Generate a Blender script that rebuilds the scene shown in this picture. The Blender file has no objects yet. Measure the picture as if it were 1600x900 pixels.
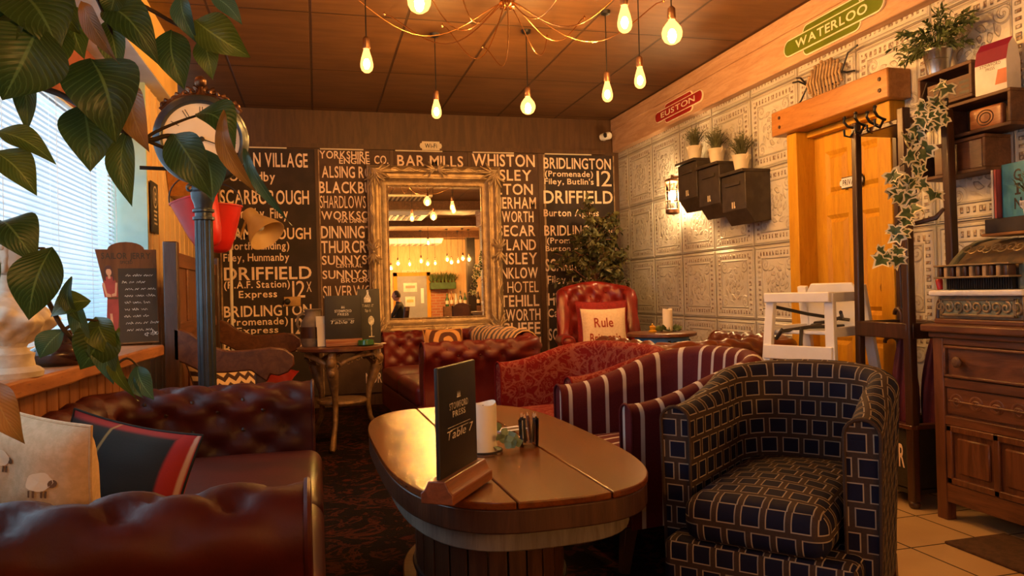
import bpy, math, random
from mathutils import Vector, Matrix, noise as mnoise
random.seed(7)
R=math.radians; PI=math.pi
S=bpy.context.scene; COL=S.collection
# ---------------------------------------------------------------- camera
FPX=1170.0; CH=1.05
yc=Vector((-305/FPX,-14/FPX,1)).normalized()
zc=yc.cross(Vector((1,.026,0))); zc=(zc if zc.y>0 else -zc).normalized()
xc=zc.cross(yc); xc=(xc if xc.x>0 else -xc).normalized()
MC=Matrix((xc,yc,zc))                      # camera axes (right, up, forward) to room axes
cam=bpy.data.cameras.new('camera'); co=bpy.data.objects.new('camera',cam); COL.objects.link(co)
rt,up,fw=[MC@Vector(a) for a in ((1,0,0),(0,1,0),(0,0,1))]
m=Matrix((rt,up,-fw)).transposed().to_4x4(); m.translation=(0,0,CH); co.matrix_world=m
cam.sensor_width=36; cam.lens=FPX/1600*36; cam.clip_start=.02
S.camera=co
S.view_settings.view_transform='Standard'; S.view_settings.look='None'; S.view_settings.gamma=1
S.view_settings.use_curve_mapping=False; S.view_settings.exposure=0.0
S.cycles.sample_clamp_indirect=0
# ---------------------------------------------------------------- world, daylight
W=bpy.data.worlds.new('sky'); S.world=W; W.use_nodes=True
W.node_tree.nodes['Background'].inputs[0].default_value=(.62,.80,1,1); W.node_tree.nodes['Background'].inputs[1].default_value=.8
def area(name,loc,size,rot,col,power):
    l=bpy.data.lights.new(name,'AREA'); l.shape='RECTANGLE'; l.size,l.size_y=size; l.color=col; l.energy=power
    o=bpy.data.objects.new(name,l); COL.objects.link(o); o.location=loc; o.rotation_euler=rot; return o
area('daylight',(-1.75,3.0,1.75),(4.6,2.2),(0,R(-90),R(0)),(.50,.80,1),105)
bpy.data.lights['daylight'].size,bpy.data.lights['daylight'].size_y=2.2,4.6
area('daylight_rear',(-1.9,-1.2,1.7),(2.0,3.0),(0,R(-78),0),(.66,.85,1),45)
BULB=(1,.60,.24); BP=9.4                   # lamp colour and overall lamp strength
# ---------------------------------------------------------------- pixel to room helpers
def ray(x,y): return MC@Vector(((x-800)/FPX,(450-y)/FPX,1))
def at(x,y,X=None,Y=None,Z=None,t=None):
    d=ray(x,y)
    if X is not None: t=X/d.x
    elif Y is not None: t=Y/d.y
    elif Z is not None: t=(Z-CH)/d.z
    return d*t+Vector((0,0,CH))
# ---------------------------------------------------------------- mesh builder
class MB:
    def __init__(s): s.V=[];s.F=[];s.UV=[];s.MI=[]
    def add(s,V,F,M=None,uv=None,mi=0):
        b=len(s.V)
        for i,v in enumerate(V):
            v=Vector(v); s.V.append(M@v if M else v); s.UV.append(uv[i] if uv else (0,0))
        for f in F: s.F.append([b+i for i in f]); s.MI.append(mi)
        return s
    def box(s,c,d,M=None,mi=0,rz=0):
        x,y,z=[a/2 for a in d]
        T=Matrix.Translation(c)@Matrix.Rotation(rz,4,'Z')
        if M: T=M@T
        V=[(i,j,k) for i in(-x,x) for j in(-y,y) for k in(-z,z)]
        return s.add(V,[(0,1,3,2),(4,6,7,5),(0,4,5,1),(2,3,7,6),(0,2,6,4),(1,5,7,3)],T,mi=mi)
    def span(s,a,b,M=None,mi=0):
        return s.box([(p+q)/2 for p,q in zip(a,b)],[abs(q-p) for p,q in zip(a,b)],M,mi)
    def rbox(s,c,d,r,n=6,puff=0,M=None,mi=0):
        h=[a/2 for a in d]; T=Matrix.Translation(c); T=M@T if M else T
        idx={};V=[];F=[]
        def vert(p):
            q=[max(-hh+r,min(hh-r,a*hh)) for a,hh in zip(p,h)]
            e=Vector([a*hh-b for a,hh,b in zip(p,h,q)])
            e=e.normalized()*r if e.length>1e-9 else e
            v=Vector(q)+e
            if puff:
                v.z+=puff*(1-p[0]**2)*(1-p[1]**2)*(1 if p[2]>0 else -.3)*abs(p[2])
            k=tuple(round(a,5) for a in v)
            if k not in idx: idx[k]=len(V);V.append(v)
            return idx[k]
        # stations: dense near the rounded edges
        def st(hh):
            k=max(2,n//2); e=[-1+(r/hh)*(i/k) for i in range(k+1)]
            mid=[e[-1]+(-2*e[-1])*i/n for i in range(1,n)]
            return e+mid+[-a for a in reversed(e)]
        Sx=[st(a) for a in h]
        for ax in range(3):
            a,b=(ax+1)%3,(ax+2)%3
            for sg in(-1,1):
                for i in range(len(Sx[a])-1):
                    for j in range(len(Sx[b])-1):
                        q=[]
                        for (ii,jj) in((i,j),(i+1,j),(i+1,j+1),(i,j+1)):
                            p=[0,0,0];p[ax]=sg;p[a]=Sx[a][ii];p[b]=Sx[b][jj];q.append(vert(p))
                        if sg<0:q.reverse()
                        q=[x for k,x in enumerate(q) if x!=q[k-1]]
                        if len(set(q))>2:F.append(q)
        return s.add(V,F,T,mi=mi)
    def lathe(s,prof,seg=24,M=None,mi=0,sx=1,sy=1):
        V=[];F=[];n=len(prof)
        for i in range(seg):
            a=2*PI*i/seg
            for r,z in prof: V.append((r*math.cos(a)*sx,r*math.sin(a)*sy,z))
        for i in range(seg):
            j=(i+1)%seg
            for k in range(n-1):
                q=[i*n+k,j*n+k,j*n+k+1,i*n+k+1]
                if prof[k][0]<1e-6:q=[i*n+k,j*n+k+1,i*n+k+1]
                elif prof[k+1][0]<1e-6:q=[i*n+k,j*n+k,i*n+k+1]
                F.append(q)
        if prof[0][0]>1e-6:F.append([i*n for i in range(seg)][::-1])
        if prof[-1][0]>1e-6:F.append([i*n+n-1 for i in range(seg)])
        return s.add(V,F,M,mi=mi)
    def tube(s,P,r,seg=8,M=None,mi=0,closed=False):
        P=[Vector(p) for p in P];n=len(P)
        rr=r if isinstance(r,(list,tuple)) else [r]*n
        V=[];F=[];u=None
        for i,p in enumerate(P):
            a=P[(i-1)%n] if closed or i>0 else p; b=P[(i+1)%n] if closed or i<n-1 else p
            t=(b-a).normalized()
            if u is None:
                u=t.orthogonal().normalized()
            u=(u-t*u.dot(t))
            u=u.normalized() if u.length>1e-6 else t.orthogonal().normalized()
            w=t.cross(u)
            for k in range(seg):
                g=2*PI*k/seg; V.append(p+(u*math.cos(g)+w*math.sin(g))*rr[i])
        for i in range(n if closed else n-1):
            j=(i+1)%n
            for k in range(seg):
                l=(k+1)%seg; F.append((i*seg+k,i*seg+l,j*seg+l,j*seg+k))
        if not closed:
            F.append(list(range(seg))[::-1]);F.append([(n-1)*seg+k for k in range(seg)])
        return s.add(V,F,M,mi=mi)
    def prism(s,P,z0,z1,M=None,mi=0):
        n=len(P)
        V=[(x,y,z0) for x,y in P]+[(x,y,z1) for x,y in P]
        F=[list(range(n))[::-1],[n+i for i in range(n)]]+[(i,(i+1)%n,n+(i+1)%n,n+i) for i in range(n)]
        return s.add(V,F,M,mi=mi)
    def grid(s,fn,nu,nv,uv=None,M=None,mi=0,flip=False):
        V=[];U=[]
        for i in range(nu+1):
            for j in range(nv+1):
                V.append(fn(i/nu,j/nv)); U.append(uv(i/nu,j/nv) if uv else (i/nu,j/nv))
        F=[(i*(nv+1)+j,(i+1)*(nv+1)+j,(i+1)*(nv+1)+j+1,i*(nv+1)+j+1) for i in range(nu) for j in range(nv)]
        if flip:F=[f[::-1] for f in F]
        return s.add(V,F,M,U,mi)
    def bar(s,a,b,w,h,up=(0,0,1),w2=None,h2=None,mi=0):
        a=Vector(a);b=Vector(b);t=(b-a).normalized();x=Vector(up).cross(t)
        x=x.normalized() if x.length>1e-6 else t.orthogonal().normalized()
        y=t.cross(x);V=[]
        for p,ww,hh in((a,w,h),(b,w2 or w,h2 or h)):
            for i,j in((-1,-1),(1,-1),(1,1),(-1,1)):V.append(p+x*ww/2*i+y*hh/2*j)
        return s.add(V,[(3,2,1,0),(4,5,6,7),(0,1,5,4),(1,2,6,5),(2,3,7,6),(3,0,4,7)],mi=mi)
    def ball(s,c,r,seg=14,M=None,mi=0,sc=(1,1,1)):
        T=Matrix.Translation(c)@Matrix.Diagonal((*sc,1)); T=M@T if M else T
        n=seg//2
        return s.lathe([(r*math.sin(PI*i/n) if 0<i<n else 0,-r*math.cos(PI*i/n)) for i in range(n+1)],seg,T,mi)
    def build(s,name,mats,parent=None,smooth=35,bevel=0,bseg=2,sub=0,boxuv=False,weld=False):
        me=bpy.data.meshes.new(name); me.from_pydata([tuple(v) for v in s.V],[],s.F)
        if not isinstance(mats,(list,tuple)):mats=[mats]
        for x in mats: me.materials.append(x)
        if len(mats)>1: me.polygons.foreach_set('material_index',s.MI)
        L=me.uv_layers.new(name='uv'); me.update()
        if boxuv:
            for p in me.polygons:
                nn=p.normal; ax=max(range(3),key=lambda k:abs(nn[k]))
                for li in p.loop_indices:
                    c=me.vertices[me.loops[li].vertex_index].co
                    L.data[li].uv=((c.y,c.z),(c.x,c.z),(c.x,c.y))[ax]
        else:
            uvs=[]
            for l in me.loops: uvs.extend(s.UV[l.vertex_index])
            L.data.foreach_set('uv',uvs)
        if smooth:
            me.shade_smooth(); me.set_sharp_from_angle(angle=R(smooth))
        me.validate()
        o=bpy.data.objects.new(name,me); COL.objects.link(o)
        if parent:o.parent=parent
        if bevel:
            b=o.modifiers.new('bevel','BEVEL');b.width=bevel;b.segments=bseg;b.limit_method='ANGLE';b.angle_limit=R(40);b.harden_normals=False
        if sub:
            b=o.modifiers.new('sub','SUBSURF');b.levels=b.render_levels=sub
        return o
def tag(o,label,cat,group=None,kind=None):
    o['label']=label;o['category']=cat
    if group:o['group']=group
    if kind:o['kind']=kind
    return o
def thing(name,label,cat,loc=(0,0,0),rz=0,group=None):
    o=bpy.data.objects.new(name,None);COL.objects.link(o);o.empty_display_size=.1
    o.location=loc;o.rotation_euler=(0,0,rz);return tag(o,label,cat,group)
def struct(mb,name,mat,**k):
    o=mb.build(name,mat,**k);o['kind']='structure';return o
def clone(root,loc,rz,label,group=None):
    r=root.copy();COL.objects.link(r);r.location=loc;r.rotation_euler=(0,0,rz);r['label']=label
    if group:r['group']=group
    for ch in list(root.children):
        c=ch.copy();COL.objects.link(c);c.parent=r
        for g in list(ch.children):
            d=g.copy();COL.objects.link(d);d.parent=c
    return r
def T(x,y,z,rz=0,rx=0,ry=0):
    return Matrix.Translation((x,y,z))@Matrix.Rotation(rz,4,'Z')@Matrix.Rotation(ry,4,'Y')@Matrix.Rotation(rx,4,'X')
def frame(o,x,y):
    x=Vector(x).normalized();y=Vector(y);y=(y-x*y.dot(x)).normalized();z=x.cross(y)
    m=Matrix((x,y,z)).transposed().to_4x4();m.translation=o;return m
# ---------------------------------------------------------------- materials
class G:
    def __init__(s,name):
        s.m=bpy.data.materials.new(name);s.m.use_nodes=True;s.t=s.m.node_tree;s.t.nodes.clear()
        s.out=s.t.nodes.new('ShaderNodeOutputMaterial')
    def lk(s,a,b):
        if isinstance(a,bpy.types.NodeSocket):s.t.links.new(a,b)
        else:
            try:b.default_value=a
            except Exception:b.default_value=(*a,1) if len(a)==3 else a
    def n(s,ty,**k):
        nd=s.t.nodes.new('ShaderNode'+ty)
        for a,v in k.items():
            if hasattr(nd,a) and a not in('location',):setattr(nd,a,v)
        return nd
    def math(s,op,a,b=0,c=None):
        nd=s.n('Math',operation=op);s.lk(a,nd.inputs[0]);s.lk(b,nd.inputs[1])
        if c is not None:s.lk(c,nd.inputs[2])
        return nd.outputs[0]
    def mix(s,f,a,b):
        nd=s.n('Mix',data_type='RGBA');s.lk(f,nd.inputs[0]);s.lk(c4(a),nd.inputs[6]);s.lk(c4(b),nd.inputs[7]);return nd.outputs[2]
    def coord(s,kind='Object',scale=(1,1,1),loc=(0,0,0),rot=(0,0,0)):
        tc=s.n('TexCoord');mp=s.n('Mapping');s.lk(tc.outputs[kind],mp.inputs[0])
        mp.inputs['Scale'].default_value=scale;mp.inputs['Location'].default_value=loc;mp.inputs['Rotation'].default_value=rot
        return mp.outputs[0]
    def noise(s,v,scale=5,detail=4,rough=.5,dist=0):
        nd=s.n('TexNoise');s.lk(v,nd.inputs['Vector']);nd.inputs['Scale'].default_value=scale;nd.inputs['Detail'].default_value=detail
        nd.inputs['Roughness'].default_value=rough;nd.inputs['Distortion'].default_value=dist;return nd.outputs['Fac']
    def voro(s,v,scale=5,feature='F1',out='Distance'):
        nd=s.n('TexVoronoi',feature=feature);s.lk(v,nd.inputs['Vector']);nd.inputs['Scale'].default_value=scale;return nd.outputs[out]
    def ramp(s,f,stops,interp='LINEAR'):
        nd=s.n('ValToRGB');s.lk(f,nd.inputs[0]);e=nd.color_ramp.elements;nd.color_ramp.interpolation=interp
        while len(e)<len(stops):e.new(.5)
        for el,(p,c) in zip(e,stops):el.position=p;el.color=c4(c)
        return nd.outputs[0]
    def sep(s,v):
        nd=s.n('SeparateXYZ');s.lk(v,nd.inputs[0]);return nd.outputs
    def step(s,x,e0,e1):
        nd=s.n('MapRange',interpolation_type='SMOOTHSTEP');s.lk(x,nd.inputs[0]);nd.inputs[1].default_value=e0;nd.inputs[2].default_value=e1;return nd.outputs[0]
    def band(s,x,a,b,w=.01): return s.math('MULTIPLY',s.step(x,a-w,a+w),s.math('SUBTRACT',1,s.step(x,b-w,b+w)))
    def bsdf(s,col,rough=.5,metal=0,bump=None,bs=.3,bd=.01,spec=.5,coat=0,sheen=0,trans=0):
        b=s.n('BsdfPrincipled');s.lk(c4(col),b.inputs['Base Color']);s.lk(rough,b.inputs['Roughness']);s.lk(metal,b.inputs['Metallic'])
        b.inputs['Specular IOR Level'].default_value=spec;b.inputs['Coat Weight'].default_value=coat;b.inputs['Coat Roughness'].default_value=.18
        b.inputs['Sheen Weight'].default_value=sheen;b.inputs['Transmission Weight'].default_value=trans
        if bump is not None:
            bn=s.n('Bump');s.lk(bump,bn.inputs['Height']);bn.inputs['Strength'].default_value=bs;bn.inputs['Distance'].default_value=bd
            s.lk(bn.outputs[0],b.inputs['Normal'])
        s.lk(b.outputs[0],s.out.inputs[0]);return b
def c4(c):
    if isinstance(c,(tuple,list)) and len(c)==3:return (*c,1)
    return c
def surf(name,c,c2=None,scale=6,rough=.5,metal=0,bump=.15,bscale=None,bd=.004,st=(1,1,1),spec=.5,coat=0,sheen=0,dist=0,lo=.35,hi=.65):
    g=G(name);v=g.coord(scale=st);f=g.noise(v,scale,5,.55,dist)
    c2=c2 or tuple(a*.75 for a in c)
    col=g.mix(g.step(f,lo,hi),c,c2)
    h=g.noise(v,bscale or scale*5,4) if bump else None
    g.bsdf(col,rough,metal,h,bump,bd,spec,coat,sheen);return g.m
def wood(name,c,c2,ax=0,scale=9,rough=.45,coat=0,bump=.2,spec=.5,cr=.18,ct=(1,1,1)):
    st=[6,6,6];st[ax]=.7;g=G(name);v=g.coord(scale=st);f=g.noise(v,scale*.35,6,.6,1.2)
    f2=g.noise(g.coord(scale=[a*3 for a in st]),scale,4,.6)
    col=g.mix(g.step(f,.3,.7),c,c2);col=g.mix(g.math('MULTIPLY',g.step(f2,.55,.75),.45),col,tuple(a*.35 for a in c2))
    g.bsdf(col,rough,0,g.math('ADD',f,f2),bump,.004,spec,coat)
    b=[q for q in g.t.nodes if q.type=='BSDF_PRINCIPLED'][0];b.inputs['Coat Roughness'].default_value=cr;b.inputs['Coat Tint'].default_value=(*ct,1);return g.m
def emis(name,col,st):
    g=G(name);e=g.n('Emission');e.inputs[0].default_value=c4(col);e.inputs[1].default_value=st;g.lk(e.outputs[0],g.out.inputs[0]);return g.m
# ---------------------------------------------------------------- lettering
GL={}
def glyphs(chars,style,off):
    obs=[]
    for ch in chars:
        cu=bpy.data.curves.new('glyph','FONT');cu.body=ch;cu.resolution_u=3;cu.offset=off;cu.fill_mode='FRONT'
        o=bpy.data.objects.new('glyph',cu);COL.objects.link(o);obs.append((ch,o))
    bpy.context.view_layer.update();dg=bpy.context.evaluated_depsgraph_get()
    for ch,o in obs:
        me=bpy.data.meshes.new_from_object(o.evaluated_get(dg))
        GL[style,ch]=([(v.co.x,v.co.y) for v in me.vertices],[tuple(p.vertices) for p in me.polygons])
        bpy.data.meshes.remove(me);cu=o.data;bpy.data.objects.remove(o);bpy.data.curves.remove(cu)
CH_="ABCDEFGHIJKLMNOPQRSTUVWXYZabcdefghijklmnopqrstuvwxyz0123456789.,()'-%:"
glyphs(CH_,'b',.016);glyphs(CH_,'r',0.0);glyphs(CH_,'t',-.012)
def layout(s,st,gap=.13):
    ys=[p[1] for p in GL[st,'H'][0]];cap=max(ys)-min(ys);y0=min(ys);x=0;V=[];F=[]
    for ch in s:
        if ch==' ':x+=.42;continue
        P,Q=GL[st,ch];a=min(p[0] for p in P);b=max(p[0] for p in P);n=len(V)
        V+=[(x+(p[0]-a)/cap,(p[1]-y0)/cap) for p in P];F+=[tuple(n+i for i in f) for f in Q];x+=(b-a)/cap+gap
    return V,F,x-gap
def text(mb,s,fn,x0,x1,y0,y1,st='b',mi=0,shear=0):
    """letters filling x0..x1 by baseline y0 .. cap line y1, mapped by fn(x, y)"""
    V,F,w=layout(s,st);h=y1-y0
    mb.add([fn(x0+(x+shear*y)*(x1-x0)/w,y0+y*h) for x,y in V],F,mi=mi)
def tc(mb,s,fn,cx,y0,h,st='b',asp=.85,mi=0,shear=0):
    V,F,w=layout(s,st);k=h*asp
    mb.add([fn(cx+(x+shear*y-w/2)*k,y0+y*h) for x,y in V],F,mi=mi)
# ---------------------------------------------------------------- shared materials
M_black=surf('black_paint',(.012,.011,.012),(.02,.018,.016),rough=.45,bump=.05)
M_iron=surf('black_iron',(.02,.022,.026),(.035,.035,.04),rough=.35,metal=.6,bump=.05)
M_post=surf('gunmetal_paint',(.075,.092,.108),(.05,.064,.075),rough=.3,metal=.5,bump=.04)
M_bronze=surf('bronze',(.22,.11,.06),(.1,.05,.03),rough=.35,metal=.8,bump=.2,bscale=60)
M_brass=surf('brass',(.55,.36,.13),(.35,.22,.08),rough=.3,metal=.9)
M_copper=surf('copper_wire',(.62,.34,.14),(.5,.25,.1),rough=.25,metal=.95,bump=0)
M_cream=surf('cream_paint',(.74,.66,.5),(.66,.57,.42),rough=.6,bump=.04)
M_white=surf('white_paint',(.82,.83,.85),(.76,.77,.78),rough=.4,bump=.03)
M_letter=surf('faded_lettering',(.95,.76,.60),(.84,.64,.48),scale=25,rough=.8,bump=0)
M_chalk=surf('chalk',(.8,.78,.72),(.4,.38,.34),scale=60,rough=.9,bump=0)
M_dark_wood=wood('dark_wood',(.075,.03,.014),(.035,.013,.006),2,rough=.35,coat=.2)
M_darkwood_x=wood('dark_wood_x',(.085,.032,.015),(.04,.014,.007),0,rough=.35,coat=.2)
M_redwood=wood('mahogany',(.13,.042,.016),(.065,.018,.007),1,rough=.35,coat=.25)
M_oak=wood('carved_oak',(.19,.068,.026),(.09,.03,.012),2,rough=.42,coat=.1)
M_oak_y=wood('carved_oak_y',(.19,.068,.026),(.09,.03,.012),1,rough=.42,coat=.1)
M_pine=wood('golden_pine',(.62,.33,.02),(.50,.24,.014),2,rough=.5,coat=0,bump=.08,spec=.3)
M_pine_y=wood('golden_pine_y',(.46,.21,.055),(.33,.135,.03),1,rough=.4,coat=.15,bump=.1)
M_beam=wood('pale_beam',(.62,.40,.25),(.48,.28,.16),1,rough=.6,bump=.2)
M_board=wood('cream_boards',(.88,.66,.36),(.76,.52,.26),2,rough=.6)
M_sill=wood('sill_wood',(.48,.20,.07),(.30,.11,.035),1,rough=.4,coat=.2)
M_panel=wood('sill_panelling',(.42,.17,.06),(.25,.09,.03),2,rough=.5)
M_crate=wood('crate_wood',(.16,.075,.035),(.08,.036,.018),1,rough=.6)
M_table=wood('table_planks',(.17,.055,.008),(.085,.025,.004),1,scale=7,rough=.55,coat=.95,bump=.03,spec=.05,cr=.23,ct=(1,.72,.36))
M_apron=wood('grey_apron',(.17,.14,.11),(.085,.065,.05),2,rough=.6)
M_leaf=[]
for i,(a,b) in enumerate([((.02,.065,.022),(.05,.11,.03)),((.055,.11,.02),(.10,.16,.03)),((.035,.11,.08),(.06,.15,.1)),((.36,.19,.055),(.18,.12,.03))]):
    g=G('leaf_%d'%i);uv=g.sep(g.coord('UV'));x=g.math('ABSOLUTE',g.math('SUBTRACT',uv[0],.5))
    rib=g.math('SUBTRACT',1,g.step(x,.012,.03))
    vv=g.math('ADD',uv[1],g.math('MULTIPLY',x,-.7));ve=g.math('ABSOLUTE',g.math('SUBTRACT',g.math('FRACT',g.math('MULTIPLY',vv,13)),.5))
    vein=g.math('MULTIPLY',g.math('SUBTRACT',1,g.step(ve,.02,.12)),.35)
    f=g.noise(g.coord(),9,4);col=g.mix(g.step(f,.35,.65),a,b)
    col=g.mix(g.math('MAXIMUM',g.math('MULTIPLY',rib,.75),vein),col,tuple(min(1,q*2.2+.03) for q in b))
    bs=g.bsdf(col,.38,0,ve,.25,.003,.45);tr=g.n('BsdfTranslucent');g.lk(col,tr.inputs[0]);mx=g.n('MixShader');mx.inputs[0].default_value=.22
    g.lk(bs.outputs[0],mx.inputs[1]);g.lk(tr.outputs[0],mx.inputs[2]);g.lk(mx.outputs[0],g.out.inputs[0]);M_leaf.append(g.m)
M_stem=surf('stem_bark',(.05,.03,.018),(.03,.02,.012),rough=.7)
g=G('ivy_leaf');uv=g.sep(g.coord('UV'));f=g.noise(g.coord(),30,3)
e=g.step(g.math('ADD',uv[0],g.math('MULTIPLY',g.math('SUBTRACT',f,.5),.3)),.66,.78)
g.bsdf(g.mix(e,g.mix(g.step(f,.4,.6),(.045,.09,.03),(.09,.14,.05)),(.85,.80,.58)),.5);M_ivy=g.m
M_frond=surf('frond',(.16,.2,.06),(.07,.11,.03),scale=20,rough=.6,bump=0)
M_frond2=surf('frond_olive',(.13,.13,.055),(.06,.07,.025),scale=20,rough=.6,bump=0)
M_treeleaf=surf('tree_leaf',(.035,.04,.010),(.10,.085,.018),scale=9,rough=.55,bump=0)
M_leather=surf('oxblood_leather',(.072,.009,.005),(.040,.006,.004),scale=4,rough=.46,bump=.2,bscale=130,bd=.002,spec=.32,coat=.03)
M_redleather=surf('red_leather',(.26,.016,.009),(.17,.010,.006),scale=4,rough=.32,bump=.2,bscale=130,bd=.002,coat=.15)
M_sofared=surf('deep_red_leather',(.15,.010,.006),(.10,.007,.004),scale=4,rough=.42,bump=.2,bscale=130,bd=.002,coat=.05)
M_brownleather=surf('brown_leather',(.15,.035,.012),(.09,.02,.007),scale=4,rough=.3,bump=.2,bscale=130,bd=.002,coat=.2)
M_wax=surf('candle_wax',(.86,.80,.66),(.8,.73,.58),rough=.45,bump=.04)
M_foot=surf('dark_castor',(.05,.02,.01),rough=.4)
# chequered velvet
g=G('chequer_velvet');uv=g.sep(g.coord('UV'));P=.066
row=g.math('DIVIDE',uv[1],P);ri=g.math('FLOOR',row);fy=g.math('ABSOLUTE',g.math('SUBTRACT',g.math('FRACT',row),.5))
fx=g.math('ABSOLUTE',g.math('SUBTRACT',g.math('FRACT',g.math('ADD',g.math('DIVIDE',uv[0],P),g.math('MULTIPLY',ri,.42))),.5))
d=g.math('MAXIMUM',fx,fy);nz=g.noise(g.coord(),180,2)
col=g.mix(g.step(d,.385,.40),(.30,.245,.18),g.mix(nz,(.036,.022,.016),(.062,.037,.026)));col=g.mix(g.step(d,.335,.35),(.006,.006,.022),col)
g.bsdf(col,.75,0,g.math('ADD',g.step(d,.34,.4),g.math('MULTIPLY',nz,.3)),.4,.003,spec=.2);M_chequer=g.m
# striped velvet
g=G('striped_velvet');uv=g.sep(g.coord('UV'));s_=g.math('FRACT',g.math('DIVIDE',uv[0],.088));nz=g.noise(g.coord(),150,2)
col=g.mix(g.band(s_,.40,.60,.02),g.mix(nz,(.075,.010,.014),(.125,.018,.022)),(.56,.50,.45));g.bsdf(col,.7,0,nz,.25,.002,spec=.15);M_stripe=g.m
# damask
g=G('red_damask');uv=g.coord('UV');a=g.voro(uv,11,'F1');b=g.noise(uv,16,3,.6,1.6);c=g.voro(uv,11,'DISTANCE_TO_EDGE')
mk=g.math('MAXIMUM',g.band(b,.50,.555,.012),g.math('MULTIPLY',g.math('SUBTRACT',1,g.step(c,.03,.06)),g.step(b,.38,.45)))
nz=g.noise(g.coord(),160,2);g.bsdf(g.mix(mk,g.mix(nz,(.15,.007,.007),(.20,.010,.009)),(.27,.075,.05)),.8,0,g.math('ADD',mk,nz),.3,.002,spec=.15);M_damask=g.m
# tartan
g=G('tartan_wool');uv=g.sep(g.coord('UV'));u=g.math('FRACT',g.math('MULTIPLY',uv[0],1.55));v=g.math('FRACT',g.math('MULTIPLY',uv[1],1.55))
rd=g.math('MAXIMUM',g.math('MULTIPLY',g.band(u,.62,.98),.75),g.math('MULTIPLY',g.band(v,.62,.98),.6))
wh=g.math('MAXIMUM',g.math('MAXIMUM',g.band(u,.69,.705,.004),g.band(u,.895,.91,.004)),g.math('MAXIMUM',g.band(v,.69,.705,.004),g.band(v,.895,.91,.004)))
yl=g.math('MAXIMUM',g.band(u,.28,.295,.004),g.band(v,.28,.295,.004))
col=g.mix(rd,(.008,.009,.008),(.42,.018,.014));col=g.mix(g.math('MULTIPLY',wh,.7),col,(.6,.5,.42));col=g.mix(g.math('MULTIPLY',yl,.45),col,(.5,.34,.1))
g.bsdf(col,.85,0,g.noise(g.coord(),200,2),.2,.002);M_tartan=g.m
M_linen=surf('oatmeal_linen',(.66,.46,.27),(.57,.39,.22),scale=60,rough=.9,bump=.3,bscale=240,bd=.002)
M_linen2=surf('cream_linen',(.80,.62,.44),(.72,.54,.37),scale=60,rough=.9,bump=.25,bscale=240,bd=.002)
# tiger throw
g=G('tiger_fur');v=g.coord('UV',scale=(1,.28,1));w=g.n('TexWave');w.inputs['Scale'].default_value=3.2;w.inputs['Distortion'].default_value=4;w.inputs['Detail'].default_value=2;g.lk(v,w.inputs['Vector'])
g.bsdf(g.mix(g.step(w.outputs['Fac'],.42,.55),(.05,.018,.01),(.72,.42,.15)),.8,0,g.noise(g.coord(),140,3),.4,.003,sheen=.2);M_tiger=g.m
# zigzag kilim
def kilim(name,a,b,k):
    g=G(name);uv=g.sep(g.coord('UV'));z=g.math('PINGPONG',g.math('MULTIPLY',uv[0],k),.5);f=g.math('FRACT',g.math('MULTIPLY',g.math('ADD',g.math('MULTIPLY',uv[1],k),z),1.0))
    g.bsdf(g.mix(g.step(f,.45,.55),a,b),.9,0,g.noise(g.coord(),150,2),.3,.002);return g.m
M_kilim=kilim('zigzag_weave',(.06,.025,.015),(.62,.45,.26),26);M_kilim2=kilim('bold_zigzag_weave',(.05,.02,.015),(.66,.48,.3),16)
# carpet
g=G('floral_carpet');v=g.coord();b=g.noise(v,7,4,.6,1.5);c=g.voro(v,6,'F1');nz=g.noise(v,120,3)
col=g.mix(g.band(b,.53,.60,.02),(.010,.006,.004),(.055,.014,.007));col=g.mix(g.math('MULTIPLY',g.math('SUBTRACT',1,g.step(c,.1,.22)),.8),col,(.075,.013,.006))
g.bsdf(col,.95,0,nz,.6,.006,spec=.1);M_carpet=g.m
# floor tiles
g=G('floor_tiles');o=g.sep(g.coord());q=.3300
tx=g.math('ABSOLUTE',g.math('SUBTRACT',g.math('FRACT',g.math('DIVIDE',g.math('SUBTRACT',o[0],2.243),q)),.5));ty=g.math('ABSOLUTE',g.math('SUBTRACT',g.math('FRACT',g.math('DIVIDE',g.math('SUBTRACT',o[1],2.472),q)),.5))
gr=g.step(g.math('MAXIMUM',tx,ty),.486,.490);nz=g.noise(g.coord(),3,5);n2=g.noise(g.coord(),90,2)
g.bsdf(g.mix(gr,g.mix(g.step(nz,.3,.7),(.62,.44,.24),(.54,.36,.18)),(.05,.03,.02)),g.math('ADD',.32,g.math('MULTIPLY',gr,.5)),0,g.math('SUBTRACT',g.math('MULTIPLY',n2,.1),gr),.4,.003);M_tile=g.m
# pressed tin
g=G('pressed_tin');o=g.sep(g.coord());p=g.math('FRACT',g.math('DIVIDE',g.math('SUBTRACT',o[1],5.955),.555));q=g.math('FRACT',g.math('DIVIDE',g.math('SUBTRACT',o[2],1.876),.54))
px_=g.math('SUBTRACT',p,.5);qx=g.math('SUBTRACT',q,.5);ax=g.math('ABSOLUTE',px_);ay=g.math('ABSOLUTE',qx);d=g.math('SUBTRACT',.5,g.math('MAXIMUM',ax,ay))
seam=g.math('SUBTRACT',1,g.step(d,.004,.016));rim=g.band(d,.03,.045,.006);inner=g.band(d,.165,.182,.006)
along=g.math('MINIMUM',ax,ay);beads=g.math('MULTIPLY',g.band(d,.085,.135,.008),g.step(g.math('SINE',g.math('MULTIPLY',along,2*PI*15)),-.1,.5))
r=g.math('SQRT',g.math('ADD',g.math('MULTIPLY',px_,px_),g.math('MULTIPLY',qx,qx)));th=g.math('ARCTAN2',qx,px_)
pet=g.math('MULTIPLY',g.math('ADD',g.math('SINE',g.math('MULTIPLY',th,8)),g.math('SINE',g.math('ADD',g.math('MULTIPLY',r,70),g.math('MULTIPLY',th,4)))),.5)
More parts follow.
